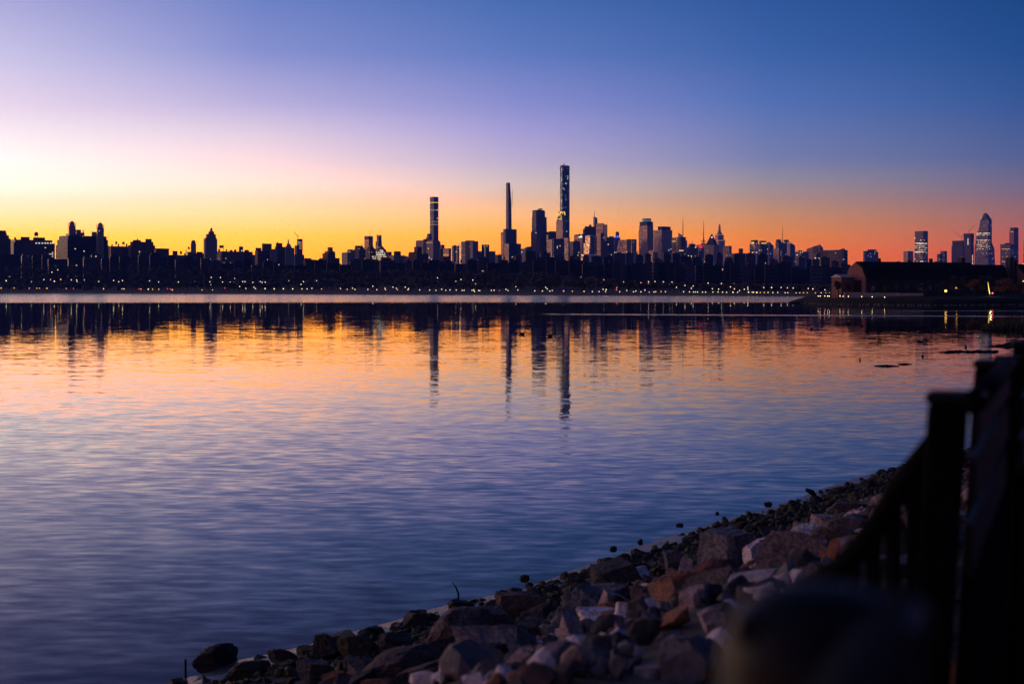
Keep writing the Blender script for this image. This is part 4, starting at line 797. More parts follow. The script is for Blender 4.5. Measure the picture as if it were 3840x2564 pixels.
tag(link_mesh('riverbank', v, f, simple('dark_stony_soil', (.045, .038, .032), .95, scale=9, var=.6, bump=1.0), smooth=True), kind='structure')

wet = simple('wet_shore_mud', (.03, .026, .024), .36, scale=6, var=.5, bump=.35)
v = []
for s_ in np.arange(8, 75, .4):
    p = [np.interp(s_, cum, SHA[:, k]) for k in (0, 1)]; d = smooth_dir(s_); wv = -.05+.14*noise.noise(Vector((s_*.6, 0, 0)))+.10*noise.noise(Vector((s_*1.9, 5, 0)))
    for n_, z_ in ((-.5, -.04), (-.12+wv, .008), (.06+wv, .022), (.17+wv*1.6, .045), (.4, .02)): v.append((p[0]+d[1]*n_, p[1]-d[0]*n_, z_))
k_ = len(v)//5; tag(link_mesh('wet_shore', v, [(i*5+j, i*5+j+1, i*5+5+j+1, i*5+5+j) for i in range(k_-1) for j in range(4)], wet, smooth=True), kind='structure')
# rock materials and shapes
def rockmat(name, col, col2, rough=.85):
    m, nt, b = newmat(name); b.inputs['Specular IOR Level'].default_value = .3; tc = N(nt, 'ShaderNodeTexCoord'); oi = N(nt, 'ShaderNodeObjectInfo')
    ad = N(nt, 'ShaderNodeVectorMath', operation='ADD'); nt.links.new(tc.outputs['Object'], ad.inputs[0]); nt.links.new(oi.outputs['Random'], ad.inputs[1])
    t = N(nt, 'ShaderNodeTexNoise'); t.inputs['Scale'].default_value = 1.6; t.inputs['Detail'].default_value = 8; t.inputs['Roughness'].default_value = .65; nt.links.new(ad.outputs[0], t.inputs['Vector'])
    t2 = N(nt, 'ShaderNodeTexNoise'); t2.inputs['Scale'].default_value = 9; t2.inputs['Detail'].default_value = 8; nt.links.new(ad.outputs[0], t2.inputs['Vector'])
    r = N(nt, 'ShaderNodeMapRange'); r.inputs[1].default_value = .42; r.inputs[2].default_value = .6; nt.links.new(t.outputs['Fac'], r.inputs[0])
    c = mix_(nt, r.outputs[0], col, col2); tone = math_(nt, 'MULTIPLY', math_(nt, 'MULTIPLY_ADD', oi.outputs['Random'], 1.1, .8), math_(nt, 'MULTIPLY_ADD', t2.outputs['Fac'], 2.4, -.25))
    mu = N(nt, 'ShaderNodeVectorMath', operation='SCALE'); nt.links.new(c, mu.inputs[0]); nt.links.new(tone, mu.inputs['Scale']); nt.links.new(mu.outputs[0], b.inputs['Base Color'])
    b.inputs['Roughness'].default_value = rough; bp = N(nt, 'ShaderNodeBump'); bp.inputs['Strength'].default_value = .55; bp.inputs['Distance'].default_value = .1; nt.links.new(t2.outputs['Fac'], bp.inputs['Height']); nt.links.new(bp.outputs[0], b.inputs['Normal']); return m
RM = {'grey': rockmat('grey_granite', (.11, .10, .105), (.07, .065, .07)), 'pink': rockmat('pinkish_granite', (.34, .26, .25), (.15, .11, .11)), 'pale': rockmat('pale_stone', (.62, .52, .50), (.34, .28, .28)), 'rust': rockmat('rusty_orange_stone', (.22, .10, .05), (.12, .07, .055)), 'red': rockmat('dark_red_stone', (.12, .035, .03), (.06, .03, .03)),
      'dark': rockmat('dark_basalt', (.04, .038, .042), (.025, .024, .026)), 'brown': rockmat('brown_stone', (.10, .068, .06), (.05, .038, .036)), 'weed': rockmat('weed_covered_stone', (.010, .010, .006), (.024, .022, .007), .7), 'black': rockmat('wet_black_stone', (.010, .009, .009), (.016, .014, .014), .6)}
def rock_shape(seed, kind):
    """a broken stone: a block cleaved by a few planes, then chipped and pitted"""
    rnd = random.Random(seed*7+1); bm = bmesh.new(); bmesh.ops.create_cube(bm, size=2); bmesh.ops.subdivide_edges(bm, edges=bm.edges[:], cuts=15 if kind != 'weed' else 8, use_grid_fill=True)
    sph = {'block': .08, 'shard': .05, 'round': .6, 'weed': .7}[kind]
    sk = [rnd.uniform(-.35, .35) for _ in range(4)]; pl = []
    for _ in range({'block': 8, 'shard': 8, 'round': 8, 'weed': 5}[kind]):
        d = Vector((rnd.gauss(0, 1), rnd.gauss(0, 1), rnd.gauss(0, .8))).normalized(); lo, hi = {'block': (.66, 1.0), 'shard': (.38, .85), 'round': (.68, .95), 'weed': (.65, .95)}[kind]; pl.append((d, rnd.uniform(lo, hi)))
    off = Vector((seed*3.1, seed*1.7, 0)); a_ = {'block': 1, 'shard': .9, 'round': 1, 'weed': 2.0}[kind]
    for q in bm.verts:
        c = q.co.copy(); n_ = c.normalized(); c = c.lerp(n_*1.12, sph); c.x += c.z*sk[0]+c.y*sk[2]; c.y += c.z*sk[1]
        c *= 1+.07*noise.noise(c*1.3+off)
        for d, k in pl:
            e = c.dot(d)-k
            if e > 0: c -= d*e*.985
        n1 = c.normalized(); c += n1*a_*(.06*noise.noise(c*2.6+off)+.045*noise.noise(c*5.5+off)-.07*max(0, abs(noise.noise(c*3.7+off*2))-.15)+.025*noise.noise(c*13+off)); q.co = c
    bm.normal_update(); me = bpy.data.meshes.new('rock'); bm.to_mesh(me); bm.free()
    mn = Vector([min(q.co[i] for q in me.vertices) for i in range(3)]); mx = Vector([max(q.co[i] for q in me.vertices) for i in range(3)])
    for q in me.vertices: q.co = Vector([(q.co[i]-(mn[i]+mx[i])/2)/((mx[i]-mn[i])/2) for i in range(3)])
    me.materials.append(None)
    return me
SHAPES = {'block': [rock_shape(k, 'block') for k in range(7)], 'shard': [rock_shape(20+k, 'shard') for k in range(6)], 'round': [rock_shape(40+k, 'round') for k in range(5)], 'weed': [rock_shape(60+k, 'weed') for k in range(5)]}
RAD = {k: v_ for k, v_ in RM.items()}
taken = []
def rock(loc, dims, m, kind='block', rot=(0, 0, 0), label=None, group=None, name='rock', idx=None):
    o = bpy.data.objects.new(name, SHAPES[kind][idx % len(SHAPES[kind])] if idx is not None else random.choice(SHAPES[kind])); COL.objects.link(o)
    o.location = loc; o.scale = [d/2 for d in dims]; o.rotation_euler = rot; o.material_slots[0].link = 'OBJECT'; o.material_slots[0].material = RM[m]
    tag(o, label, 'rock', group); taken.append((loc[0], loc[1], max(dims[0], dims[1])*.5)); return o
def prock(px, py, w, h, m, kind, label, roll=0, dep=.8, idx=0, yaw=0, sink=.25):
    """a rock seen at pixel (px, py) its centre, w x h pixels large, resting on the bank"""
    p = ray_ground(px, py+h*.32); k = p.y/F; W, H = w*k*1.08, h*k*1.2
    return rock((p.x, p.y+W*dep*.2, max(p.z, gz(p.x, p.y, False))+H*(.5-sink)), (W, W*dep, H), m, kind, (random.uniform(-.12, .12), R_(roll), R_(yaw)), label, idx=idx)
prock(795, 2492, 165, 108, 'black', 'round', 'big wet black boulder standing in the water at the bottom left', idx=1, roll=-8, sink=.2)
prock(640, 2556, 90, 40, 'black', 'round', 'small black boulder awash at the bottom edge, left of the big one', idx=2)
prock(925, 2528, 150, 70, 'weed', 'round', 'dark weedy boulder at the bottom edge right of the wet black boulder', idx=3); prock(1055, 2468, 105, 56, 'black', 'round', 'low dark boulder at the waterline near the mossy stone', idx=0)
prock(1085, 2510, 80, 56, 'weed', 'block', 'mossy yellowish green stone among dark boulders at bottom left', roll=-20, idx=2)
prock(1272, 2405, 125, 52, 'black', 'block', 'long flat-topped black boulder at the waterline', roll=-6, idx=3); prock(1420, 2372, 52, 40, 'black', 'round', 'small round black stone at the waterline right of the long boulder', idx=4); prock(1560, 2336, 95, 58, 'black', 'block', 'squarish black boulder at the waterline below the twig', idx=5)
prock(1340, 2440, 150, 90, 'weed', 'round', 'weed-darkened boulder below the long flat boulder', idx=0); prock(1480, 2420, 130, 80, 'dark', 'round', 'dark rounded boulder under the squarish black boulder', idx=2)
prock(1480, 2535, 330, 150, 'brown', 'round', 'large smooth pinkish brown boulder at the bottom edge', idx=1, roll=-10); prock(1190, 2535, 160, 90, 'dark', 'round', 'dark boulder at the bottom edge left of the large brown boulder', idx=4)
prock(1720, 2395, 230, 190, 'brown', 'round', 'big rounded brown boulder with a pink side below the twig', idx=3, roll=6); prock(1880, 2365, 240, 120, 'brown', 'block', 'broad brown flat-topped boulder right of the rounded brown boulder', idx=0, roll=4)
prock(1960, 2285, 200, 105, 'brown', 'block', 'dark block with brown vertical streaks at the edge of the weedy stones', idx=1); prock(1790, 2500, 220, 120, 'dark', 'block', 'large dark block at the bottom between brown boulder and pink shard', idx=4)
prock(1945, 2492, 85, 105, 'pink', 'shard', 'upright pinkish shard near the bottom edge', idx=0, roll=14); prock(1812, 2530, 34, 70, 'rust', 'shard', 'thin rust-coloured sliver at the bottom edge', idx=2, roll=-10)
prock(2140, 2385, 115, 165, 'pink', 'shard', 'tall pale pinkish stone leaning right in the middle of the bank', idx=1, roll=20); prock(2255, 2260, 250, 100, 'grey', 'block', 'long grey block with a rusty left end', idx=2, roll=-8); prock(2165, 2290, 50, 46, 'rust', 'block', 'small rusty stone at the left end of the long grey block', idx=3)
prock(2300, 2300, 100, 72, 'rust', 'round', 'rust-brown rounded stone under the long grey block', idx=0); prock(2375, 2183, 130, 78, 'pale', 'round', 'pale smooth slab on top of the brown lump', idx=3, roll=-12); prock(2420, 2245, 110, 80, 'brown', 'round', 'pinkish brown lumpy stone under the pale smooth slab', idx=4)
prock(2330, 2180, 220, 110, 'dark', 'block', 'large dark rock behind the pale smooth slab', idx=6, roll=-12); prock(2545, 2225, 170, 105, 'rust', 'block', 'orange-brown flat-faced stone in the middle of the bank', idx=5, roll=-24); prock(2562, 2150, 46, 110, 'pink', 'shard', 'narrow upright pink sliver behind the orange-brown stone', idx=4, roll=24)
prock(2530, 2110, 80, 80, 'grey', 'block', 'grey pointed stone left of the big bluish rock', idx=1); prock(2660, 2250, 130, 110, 'weed', 'round', 'olive dark stone right of the orange-brown stone', idx=2)
prock(2800, 2085, 330, 160, 'grey', 'block', 'big dark bluish rock with a long ridge', idx=0, roll=-4); prock(2685, 2155, 180, 95, 'red', 'round', 'dark red rounded rock below the big bluish rock', idx=1); prock(2853, 2100, 110, 115, 'pale', 'shard', 'pale pointed triangular stone leaning on the big bluish rock', idx=2, roll=-28)
prock(2850, 2190, 225, 66, 'pale', 'block', 'long pale slab with a rusty end', idx=4, roll=-6); prock(2762, 2200, 50, 50, 'rust', 'block', 'small orange stone at the left end of the long pale slab', idx=2); prock(2875, 2225, 60, 42, 'pale', 'block', 'little pale block under the long pale slab', idx=3)
prock(3115, 2010, 130, 130, 'brown', 'shard', 'upright brownish stone left of the blocky boulder', idx=5, roll=8); prock(3165, 2000, 170, 110, 'grey', 'block', 'large blocky boulder with dark front face left of the railing', idx=3, roll=3); prock(3105, 1962, 110, 50, 'pink', 'block', 'pinkish stone lying behind the blocky boulder', idx=6)
prock(3090, 2180, 150, 78, 'pale', 'shard', 'pale pointed leaf-shaped slab left of the blurred railing', idx=3, roll=-14); prock(3250, 2015, 130, 60, 'pale', 'round', 'pale rounded stone right of the blocky boulder', idx=1); prock(3190, 1915, 150, 52, 'grey', 'block', 'grey stone high on the bank behind the pinkish stone', idx=2); prock(3330, 1880, 110, 60, 'pink', 'round', 'pinkish stone nearest the railing post', idx=2)
prock(2530, 2330, 130, 64, 'rust', 'shard', 'orange-pink flat slab below the orange-brown stone', idx=0, roll=-22); prock(2675, 2335, 90, 95, 'pink', 'block', 'pinkish grey block below the olive stone', idx=1, roll=-14); prock(2528, 2480, 115, 90, 'rust', 'block', 'rusty orange stone with pale top near the bottom', idx=5); prock(2640, 2478, 100, 90, 'pale', 'block', 'bright pale block near the bottom right of the rocks', idx=6, roll=18); prock(2710, 2505, 42, 52, 'pink', 'round', 'small salmon-pink stone right of the bright pale block', idx=0)
prock(2330, 2535, 170, 60, 'grey', 'block', 'flat grey slab at the bottom edge', idx=4, roll=-6); prock(2480, 2545, 200, 60, 'pink', 'block', 'flat pinkish slab at the bottom edge under the rusty stone', idx=0, roll=-4); prock(2070, 2470, 90, 80, 'dark', 'block', 'dark stone between the upright pinkish shard and the leaning pale stone', idx=2); prock(2240, 2440, 120, 90, 'dark', 'block', 'dark block right of the leaning pale stone', idx=5)
prock(2330, 2370, 60, 100, 'pink', 'shard', 'thin pink edge-on slab below the rust-brown stone', idx=1, roll=8); prock(2420, 2370, 120, 90, 'dark', 'block', 'dark block left of the orange-pink flat slab', idx=3)
for px, py, w, h, lb in ((1965, 2160, 34, 22, 'lone dark stone in the water off the weedy stones, the nearest of the row'), (1985, 2185, 30, 16, 'flat dark stone half under water beside the nearest lone stone'), (2300, 2051, 28, 16, 'lone dark stone in the water, left of the two middle ones'), (2400, 2025, 22, 17, 'lone dark round stone in the water in the middle of the row'), (2550, 1964, 24, 13, 'lone dark stone in the water before the wide weed bed'), (2690, 1921, 14, 12, 'tiny lone dark stone in the water'), (2880, 1884, 26, 14, 'lone dark stone in the water, the farthest of the row')):
    Y = EYE*F/(py+h*.4-HZ); k = Y/F; p = at(px, py+h*.4, Y); rock((p.x, p.y, h*k*.08), (w*k*1.25, w*k*1.0, h*k*1.25), 'black', 'weed', (0, 0, random.uniform(0, 6)), lb)
# weed-covered stones along the waterline, riprap above them, each a rock of its own
def scatter(nn, smin, smax, nlo, nhi, size, mats, kinds, label, group, name, gap, flat=(.5, .9), hidden=None, tries=6000):
    made = 0
    for _ in range(tries):
        if made >= nn: break
        s_ = random.uniform(smin, smax); n_ = random.uniform(nlo, nhi); p = [np.interp(s_, cum, SHA[:, k]) for k in (0, 1)]; d = smooth_dir(s_); x, y = p[0]+d[1]*n_, p[1]-d[0]*n_
        if y < 3.5: continue
        z = gz(x, y, False); px = CX+x/y*F; py = HZ+(EYE-z)/y*F
        if not (-60 < px < 3480 and py < 2680): continue
        r = size*math.exp(random.gauss(0, .38))
        if any((x-a)**2+(y-c)**2 < ((r*.5+q)*gap)**2 for a, c, q in taken): continue
        mt = random.choice(mats)
        if px < 1800 and mt in ('pink', 'pale', 'grey'): mt = random.choice(('brown', 'dark'))
        zz = r*random.uniform(*flat)
        rock((x, y, z+zz*.18), (r*random.uniform(.8, 1.4), r*random.uniform(.7, 1.1), zz), mt, random.choice(kinds), (random.uniform(-.4, .4), random.uniform(-.4, .4), random.uniform(0, 6.28)), label[mt], group+' ('+mt+')' if len(label) > 1 else group, name); made += 1
    return made
i0 = SHA.tolist().index(list(SHA[4])) if False else 4
s0 = cum[4]
LW = {'weed': 'dark weed-covered stone in the low band along the waterline', 'black': 'wet black stone in the low band along the waterline'}
print('weed', scatter(170, s0+1.0, s0+20, .02, 2.0, .16, ['weed', 'weed', 'weed', 'black'], ['weed', 'weed', 'round'], LW, 'stones of the weedy waterline band', 'weedy_stone', .62))
LR = {'grey': 'grey broken stone lying among the other rocks of the bank', 'pink': 'pinkish broken stone lying among the other rocks of the bank', 'brown': 'brown broken stone lying among the other rocks of the bank', 'dark': 'dark broken stone lying among the other rocks of the bank', 'pale': 'pale broken stone lying among the other rocks of the bank', 'rust': 'rusty broken stone lying among the other rocks of the bank'}
print('riprap', scatter(130, s0-5, s0+17, 1.7, 7.0, .22, ['grey', 'grey', 'dark', 'dark', 'pink', 'brown', 'brown', 'pale', 'rust'], ['block', 'block', 'shard', 'shard'], LR, 'broken stones of the bank', 'rock', .6), scatter(105, s0-4, s0+12, 2.8, 8.6, .15, ['grey', 'grey', 'dark', 'dark', 'pink', 'brown', 'pale', 'rust'], ['block', 'shard', 'block', 'shard'], LR, 'broken stones of the bank', 'rock', .5))
# small rubble filling the gaps: too many to count
rubmat, nt, b = newmat('mixed_rubble_stone')
tc = N(nt, 'ShaderNodeTexCoord'); vo = N(nt, 'ShaderNodeTexVoronoi'); vo.inputs['Scale'].default_value = 4.5; nt.links.new(tc.outputs['Object'], vo.inputs['Vector'])
sv = N(nt, 'ShaderNodeSeparateColor'); nt.links.new(vo.outputs['Color'], sv.inputs[0]); cr = N(nt, 'ShaderNodeValToRGB'); cr.color_ramp.interpolation = 'CONSTANT'; es = cr.color_ramp.elements
for _ in range(4): es.new(.5)
for k, (p_, c) in enumerate(((0, (.04, .038, .042)), (.3, (.11, .10, .10)), (.52, (.08, .05, .045)), (.68, (.30, .21, .20)), (.8, (.22, .09, .04)), (.88, (.5, .42, .41)))): es[k].position = p_; es[k].color = (*c, 1)
nt.links.new(sv.outputs[0], cr.inputs[0]); nt.links.new(cr.outputs[0], b.inputs['Base Color']); b.inputs['Roughness'].default_value = .85; b.inputs['Specular IOR Level'].default_value = .3
nzr = N(nt, 'ShaderNodeTexNoise'); nzr.inputs['Scale'].default_value = 40; nzr.inputs['Detail'].default_value = 5; nt.links.new(tc.outputs['Object'], nzr.inputs['Vector']); bpr = N(nt, 'ShaderNodeBump'); bpr.inputs['Strength'].default_value = .6; bpr.inputs['Distance'].default_value = .02; nt.links.new(nzr.outputs['Fac'], bpr.inputs['Height']); nt.links.new(bpr.outputs[0], b.inputs['Normal'])
def rubble(name, label, n_, nlo, nhi, smin, smax, size, m):
    mb = MB(); base = [(q.co.copy(), ) for q in SHAPES['block'][0].vertices]
    bmx = bmesh.new(); bmesh.ops.create_icosphere(bmx, subdivisions=2, radius=1); vs = [q.co.copy() for q in bmx.verts]; fs = [tuple(q.index for q in f_.verts) for f_ in bmx.faces]; bmx.free()
    for _ in range(n_):
        s_ = random.uniform(smin, smax); q = random.uniform(nlo, nhi); p = [np.interp(s_, cum, SHA[:, k]) for k in (0, 1)]; d = smooth_dir(s_); x, y = p[0]+d[1]*q, p[1]-d[0]*q; r = size*math.exp(random.gauss(0, .4)); z = gz(x, y)+r*.1; i = len(mb.v)
        mt = Matrix.Rotation(random.uniform(0, 6.28), 3, Vector((random.gauss(0, 1), random.gauss(0, 1), random.gauss(0, 1))).normalized()) @ Matrix.Diagonal((1, random.uniform(.6, 1), random.uniform(.4, .9)))
        o_ = Vector((random.random()*90, random.random()*90, 0)); dn = [Vector((random.gauss(0, 1), random.gauss(0, 1), random.gauss(0, 1))).normalized() for _ in range(5)]; mb.v += [Vector((x, y, z))+mt @ ((c-sum((d*max(0, c.dot(d)-.62) for d in dn), Vector()))*r*(1+.25*noise.noise(c*1.8+o_)+.12*noise.noise(c*5+o_))) for c in vs]; mb.f += [tuple(i+k for k in f_) for f_ in fs]
    tag(mb.build(name, m), label, kind='stuff')
rubble('stone_rubble', 'small broken stones filling the gaps between the bank rocks', 6000, 1.7, 9.5, s0-6, s0+18, .052, rubmat); rubble('weedy_gravel', 'small weed-darkened stones in the waterline band', 4200, -.08, 2.2, s0-4, s0+24, .05, RM['weed'])
# sticks
def stick(name, label, pts, r, Yb):
    mb = MB(); mb.tube([at(x, y, Yb) for x, y in pts], r, 7); tag(mb.build(name, dark), label, 'stick')
stick('twig', 'thin bent twig standing at the waterline among ripples', [(1718, 2275), (1719, 2225), (1712, 2205), (1697, 2182)], [.012, .012, .01, .004], EYE*F/(2268-HZ))
stick('stake', 'thin straight stake standing in the water left of the wet black boulder', [(696, 2550), (696, 2470)], [.012, .011], EYE*F/(2544-HZ))
stick('branch', 'crooked dark branch poking out of the weedy stones over the water', [(3060, 1868), (3045, 1845), (3022, 1834)], [.04, .05, .03], EYE*F/(1866-HZ))

# ------------------------------------------------------------------ railing close to the camera
paint = simple('black_rail_paint', (.004, .0045, .006), .5, 0, .3, 12, .12, spec=.12)
matt = simple('matt_black_rail_paint', (.003, .003, .004), .7, 0, .3, 12, .12, spec=.03)
UB = Vector((.37, .93, 0)).normalized()
def rail(P, label, LEN=1.0, gusset=True, capw=.066, dome=False):
    """a section of metal fence: leaning end post with cap and swept side wing, flat rails with slots between them, close pickets, far post; local x runs along it, y towards the water"""
    ground = 2.42; be = tag(empty('railing_section', (P[0], P[1], ground), math.atan2(UB.y, UB.x)), label, 'railing', 'sections of dark metal railing'); Z = P[2]-ground
    w = capw/2
    def bev(o, b_=.008):
        bv = o.modifiers.new('Bevel', 'BEVEL'); bv.width = b_; bv.segments = 3; return o
    for x in (0, LEN-.06):
        mb = MB(); mb.hexa([(x, w*.4+.04, -.1), (x, w*1.9+.04, -.1), (x+.06, w*1.9+.04, -.1), (x+.06, w*.4+.04, -.1)][::-1], [(x, -w*.55, Z-.015), (x, w, Z-.015), (x+.06, w, Z-.015), (x+.06, -w*.55, Z-.015)][::-1]); po = bev(mb.build('post', matt, be))
        mb = MB(); mb.box(x-.006, x+.066, -w*1.25, w*1.08, Z-.016, Z); bev(mb.build('post_cap', paint, po), .006)
    yy = lambda z: -w*.55-.01+.045*(Z-z)/Z
    for za, zb, nm in ((Z-.066, Z-.004, 'top_rail'), (Z-.150, Z-.088, 'middle_rail'), (Z-.25, Z-.176, 'lower_rail'), (.10, .15, 'bottom_rail')):
        mb = MB(); y_ = yy((za+zb)/2); mb.box(.02, LEN-.02, y_-.005, y_+.005, za, zb); mb.build(nm, paint, be)
        if nm == 'top_rail': mb = MB(); mb.tube([(-.01, y_, zb-.008), (LEN, y_, zb-.008)], .016, 12); mb.build('handrail', matt, be, True)
    x = .05
    while x < LEN-.08:
        mb = MB(); mb.tube([(x, yy(Z-.24), Z-.24), (x, yy(.1), .1)], .011, 8); mb.build('picket', matt, be, True); x += .085
    if gusset:      # the side wing: a rail sweeping down from the post over close bars
        pr = [(.024, -.07), (.046, -.098), (.07, -.132), (.094, -.174), (.122, -.216), (.152, -.252), (.205, -.285), (.24, -.34), (.26, -.45)]
        mb = MB(); mb.tube([(.03, a, Z+c) for a, c in pr], .017, 10); mb.build('swept_rail', matt, be, True); y_ = .052
        while y_ < .25:
            zt = Z+float(np.interp(y_, [q[0] for q in pr], [q[1] for q in pr])); mb = MB(); mb.tube([(.03, y_, zt+.006), (.03, y_+.01, .05)], .0125, 8); mb.build('picket', matt, be, True); y_ += .0275
        mb = MB(); mb.box(.022, .038, .04, .26, .06, .11); mb.build('bottom_rail', matt, be)
    if dome:
        mb = MB(); mb.lathe((LEN-.03, .004), [(.046, Z-.3), (.049, Z-.06), (.047, Z-.024), (.04, Z-.004), (.026, Z+.006), (.008, Z+.009)], 24); mb.build('rounded_cap', paint, be, True)
    return be
rail(at(3572, 1472, 1.9), 'dark metal railing section with a swept side wing, blurred at the right edge')
rail(at(3790, 1336, 3.0), 'farthest dark metal railing section, only its post top showing at the right edge', gusset=False)
rail((.160-.37, .70-.93, 3.6-.148), 'nearest dark metal railing section, a soft blurred shape at the bottom right', gusset=False, capw=.07, dome=True)

# ------------------------------------------------------------------ sky, sun, air
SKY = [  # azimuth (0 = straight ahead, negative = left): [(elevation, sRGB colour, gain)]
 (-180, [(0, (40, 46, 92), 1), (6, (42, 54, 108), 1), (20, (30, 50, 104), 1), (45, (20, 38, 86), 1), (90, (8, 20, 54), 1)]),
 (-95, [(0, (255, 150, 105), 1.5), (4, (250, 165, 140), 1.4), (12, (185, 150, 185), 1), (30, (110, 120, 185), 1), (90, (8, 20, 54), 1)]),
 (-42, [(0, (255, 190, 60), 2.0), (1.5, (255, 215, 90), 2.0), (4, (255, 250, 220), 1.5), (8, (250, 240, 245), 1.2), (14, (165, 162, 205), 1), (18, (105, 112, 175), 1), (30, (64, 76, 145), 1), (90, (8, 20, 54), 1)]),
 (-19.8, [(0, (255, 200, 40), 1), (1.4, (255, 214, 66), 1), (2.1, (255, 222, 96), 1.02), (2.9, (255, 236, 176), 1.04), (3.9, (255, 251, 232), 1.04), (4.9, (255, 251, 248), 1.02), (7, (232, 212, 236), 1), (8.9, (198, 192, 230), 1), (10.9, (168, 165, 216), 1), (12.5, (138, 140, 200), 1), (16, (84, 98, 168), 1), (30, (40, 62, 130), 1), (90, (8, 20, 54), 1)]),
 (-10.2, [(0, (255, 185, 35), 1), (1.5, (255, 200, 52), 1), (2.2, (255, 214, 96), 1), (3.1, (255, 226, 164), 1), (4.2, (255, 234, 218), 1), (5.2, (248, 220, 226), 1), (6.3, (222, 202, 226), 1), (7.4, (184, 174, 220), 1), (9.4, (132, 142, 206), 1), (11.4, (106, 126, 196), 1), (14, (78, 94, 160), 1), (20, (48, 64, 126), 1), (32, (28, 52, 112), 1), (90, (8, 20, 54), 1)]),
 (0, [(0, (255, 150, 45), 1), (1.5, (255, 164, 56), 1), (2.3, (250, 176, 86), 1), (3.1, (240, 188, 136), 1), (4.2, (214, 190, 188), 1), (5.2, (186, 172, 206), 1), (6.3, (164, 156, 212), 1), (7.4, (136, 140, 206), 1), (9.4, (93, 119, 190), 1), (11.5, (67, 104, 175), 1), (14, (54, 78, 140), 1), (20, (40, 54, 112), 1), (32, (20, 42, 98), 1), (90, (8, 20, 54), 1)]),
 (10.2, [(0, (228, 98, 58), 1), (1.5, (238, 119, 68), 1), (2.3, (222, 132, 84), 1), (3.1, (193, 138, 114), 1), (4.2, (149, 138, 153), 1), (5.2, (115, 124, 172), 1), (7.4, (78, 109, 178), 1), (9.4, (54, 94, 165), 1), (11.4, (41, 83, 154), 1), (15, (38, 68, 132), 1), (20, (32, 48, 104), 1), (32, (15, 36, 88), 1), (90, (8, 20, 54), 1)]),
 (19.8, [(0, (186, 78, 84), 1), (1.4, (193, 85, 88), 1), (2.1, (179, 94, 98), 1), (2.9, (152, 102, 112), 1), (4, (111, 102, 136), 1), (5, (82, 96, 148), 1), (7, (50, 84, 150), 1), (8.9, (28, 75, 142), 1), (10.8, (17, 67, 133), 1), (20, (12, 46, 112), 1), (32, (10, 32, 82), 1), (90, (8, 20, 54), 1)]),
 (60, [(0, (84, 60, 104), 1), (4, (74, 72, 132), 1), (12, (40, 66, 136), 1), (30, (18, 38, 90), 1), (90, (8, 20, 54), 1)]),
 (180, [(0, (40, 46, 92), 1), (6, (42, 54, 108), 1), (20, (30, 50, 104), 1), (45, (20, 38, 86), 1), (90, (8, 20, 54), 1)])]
HAZE = 5.2e-5; HAZEIN = (.02, .045, .17)
SUN_AZ, SUN_EL = -62, 8.0
w = bpy.data.worlds.new('World'); scene.world = w; w.use_nodes = True; nt = w.node_tree; bg = nt.nodes['Background']
tc = N(nt, 'ShaderNodeTexCoord'); sx = N(nt, 'ShaderNodeSeparateXYZ'); nt.links.new(tc.outputs['Generated'], sx.inputs[0])
el = math_(nt, 'MULTIPLY', math_(nt, 'ARCSINE', sx.outputs[2]), 180/math.pi); az = math_(nt, 'MULTIPLY', math_(nt, 'ARCTAN2', sx.outputs[0], sx.outputs[1]), 180/math.pi)
tt = math_(nt, 'POWER', math_(nt, 'MAXIMUM', math_(nt, 'DIVIDE', el, 90), 0), .5)
res = None; prev = None
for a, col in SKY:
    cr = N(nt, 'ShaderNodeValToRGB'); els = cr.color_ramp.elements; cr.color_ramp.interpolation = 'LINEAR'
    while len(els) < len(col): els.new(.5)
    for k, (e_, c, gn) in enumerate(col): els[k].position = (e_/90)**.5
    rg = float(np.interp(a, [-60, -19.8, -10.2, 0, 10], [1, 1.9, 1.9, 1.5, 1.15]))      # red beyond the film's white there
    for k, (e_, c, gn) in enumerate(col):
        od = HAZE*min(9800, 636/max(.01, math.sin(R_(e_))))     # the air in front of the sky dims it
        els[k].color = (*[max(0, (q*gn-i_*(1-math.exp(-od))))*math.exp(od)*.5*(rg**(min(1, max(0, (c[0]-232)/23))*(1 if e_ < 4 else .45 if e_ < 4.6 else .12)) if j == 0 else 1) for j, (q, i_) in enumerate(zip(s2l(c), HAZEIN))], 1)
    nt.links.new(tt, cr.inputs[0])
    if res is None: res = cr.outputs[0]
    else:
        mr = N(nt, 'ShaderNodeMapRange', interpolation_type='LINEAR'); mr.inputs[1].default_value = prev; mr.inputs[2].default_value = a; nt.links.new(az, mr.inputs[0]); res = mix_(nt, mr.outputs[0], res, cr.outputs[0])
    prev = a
sk = N(nt, 'ShaderNodeTexSky'); sk.sky_type = 'NISHITA'; sk.sun_disc = False; sk.sun_elevation = R_(SUN_EL); sk.sun_rotation = R_(SUN_AZ); sk.altitude = 0
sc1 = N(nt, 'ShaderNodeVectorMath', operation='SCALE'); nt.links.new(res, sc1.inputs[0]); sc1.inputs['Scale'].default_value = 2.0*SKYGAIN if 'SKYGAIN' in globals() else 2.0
sc2 = N(nt, 'ShaderNodeVectorMath', operation='SCALE'); nt.links.new(sk.outputs[0], sc2.inputs[0]); sc2.inputs['Scale'].default_value = .006
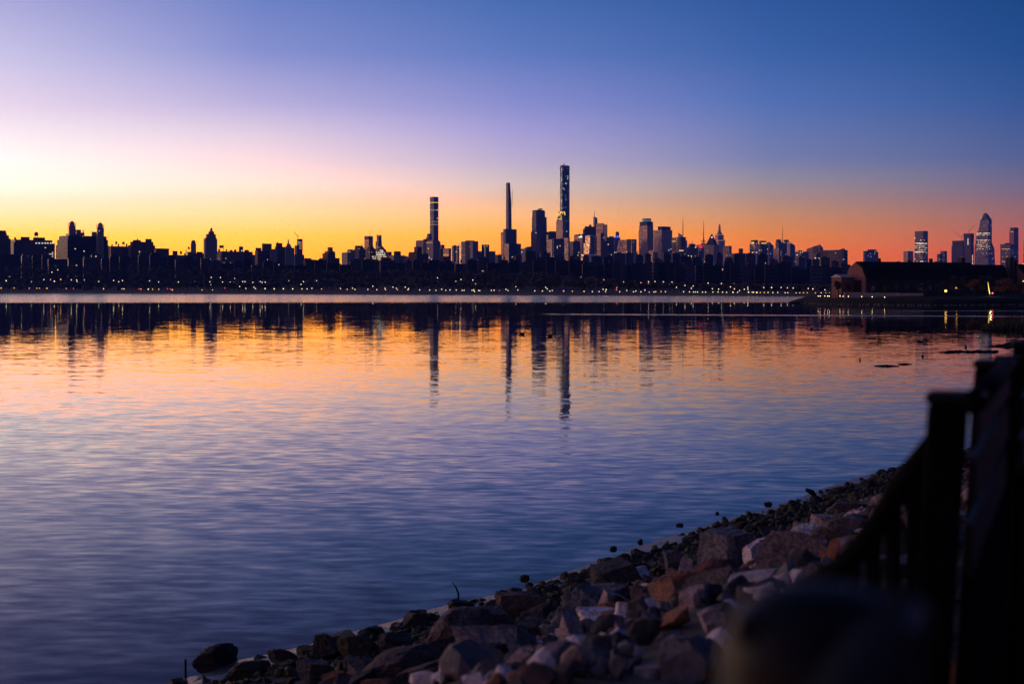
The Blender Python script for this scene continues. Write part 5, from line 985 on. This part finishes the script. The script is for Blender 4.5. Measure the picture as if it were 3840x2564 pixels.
ad = N(nt, 'ShaderNodeVectorMath', operation='ADD'); nt.links.new(sc1.outputs[0], ad.inputs[0]); nt.links.new(sc2.outputs[0], ad.inputs[1])
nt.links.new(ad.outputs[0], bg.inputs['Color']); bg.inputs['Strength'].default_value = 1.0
L = bpy.data.lights.new('sun', 'SUN'); L.energy = .45; L.angle = R_(14); L.color = (1, .60, .46); so = bpy.data.objects.new('sun', L); COL.objects.link(so)
dv = Vector((math.sin(R_(SUN_AZ))*math.cos(R_(SUN_EL)), math.cos(R_(SUN_AZ))*math.cos(R_(SUN_EL)), math.sin(R_(SUN_EL)))); so.rotation_euler = dv.to_track_quat('Z', 'Y').to_euler(); so.location = (0, 0, 700)
if HAZE:
    m = bpy.data.materials.new('evening_haze'); m.use_nodes = True; nt = m.node_tree; nt.nodes.clear(); out = N(nt, 'ShaderNodeOutputMaterial'); vp = N(nt, 'ShaderNodeVolumePrincipled'); vp.inputs['Color'].default_value = (.07, .22, 1, 1); vp.inputs['Density'].default_value = HAZE; vp.inputs['Anisotropy'].default_value = 0.0
    nt.links.new(vp.outputs[0], out.inputs['Volume']); mb = MB(); mb.box(-7600, 7600, -500, 9800, -4, 640); tag(mb.build('haze', m), 'thin blue evening haze over the river and city', kind='stuff')
# ------------------------------------------------------------------ camera and view
cam = bpy.data.cameras.new('camera'); co = bpy.data.objects.new('camera', cam); COL.objects.link(co); co.location = (0, 0, EYE); co.rotation_euler = (R_(90), 0, 0)
cam.lens = 50; cam.sensor_width = 36; cam.shift_y = -(1282-HZ)/3840; cam.clip_start = .05; cam.clip_end = 40000
cam.dof.use_dof = True; cam.dof.focus_distance = 400; cam.dof.aperture_fstop = 4.2
scene.camera = co
scene.view_settings.view_transform = 'Standard'; scene.view_settings.look = 'None'; scene.view_settings.exposure = 0; scene.view_settings.gamma = 1
scene.cycles.use_denoising = True; scene.cycles.max_bounces = 6; scene.cycles.volume_bounces = 0; scene.cycles.caustics_reflective = True; scene.cycles.sample_clamp_indirect = 0
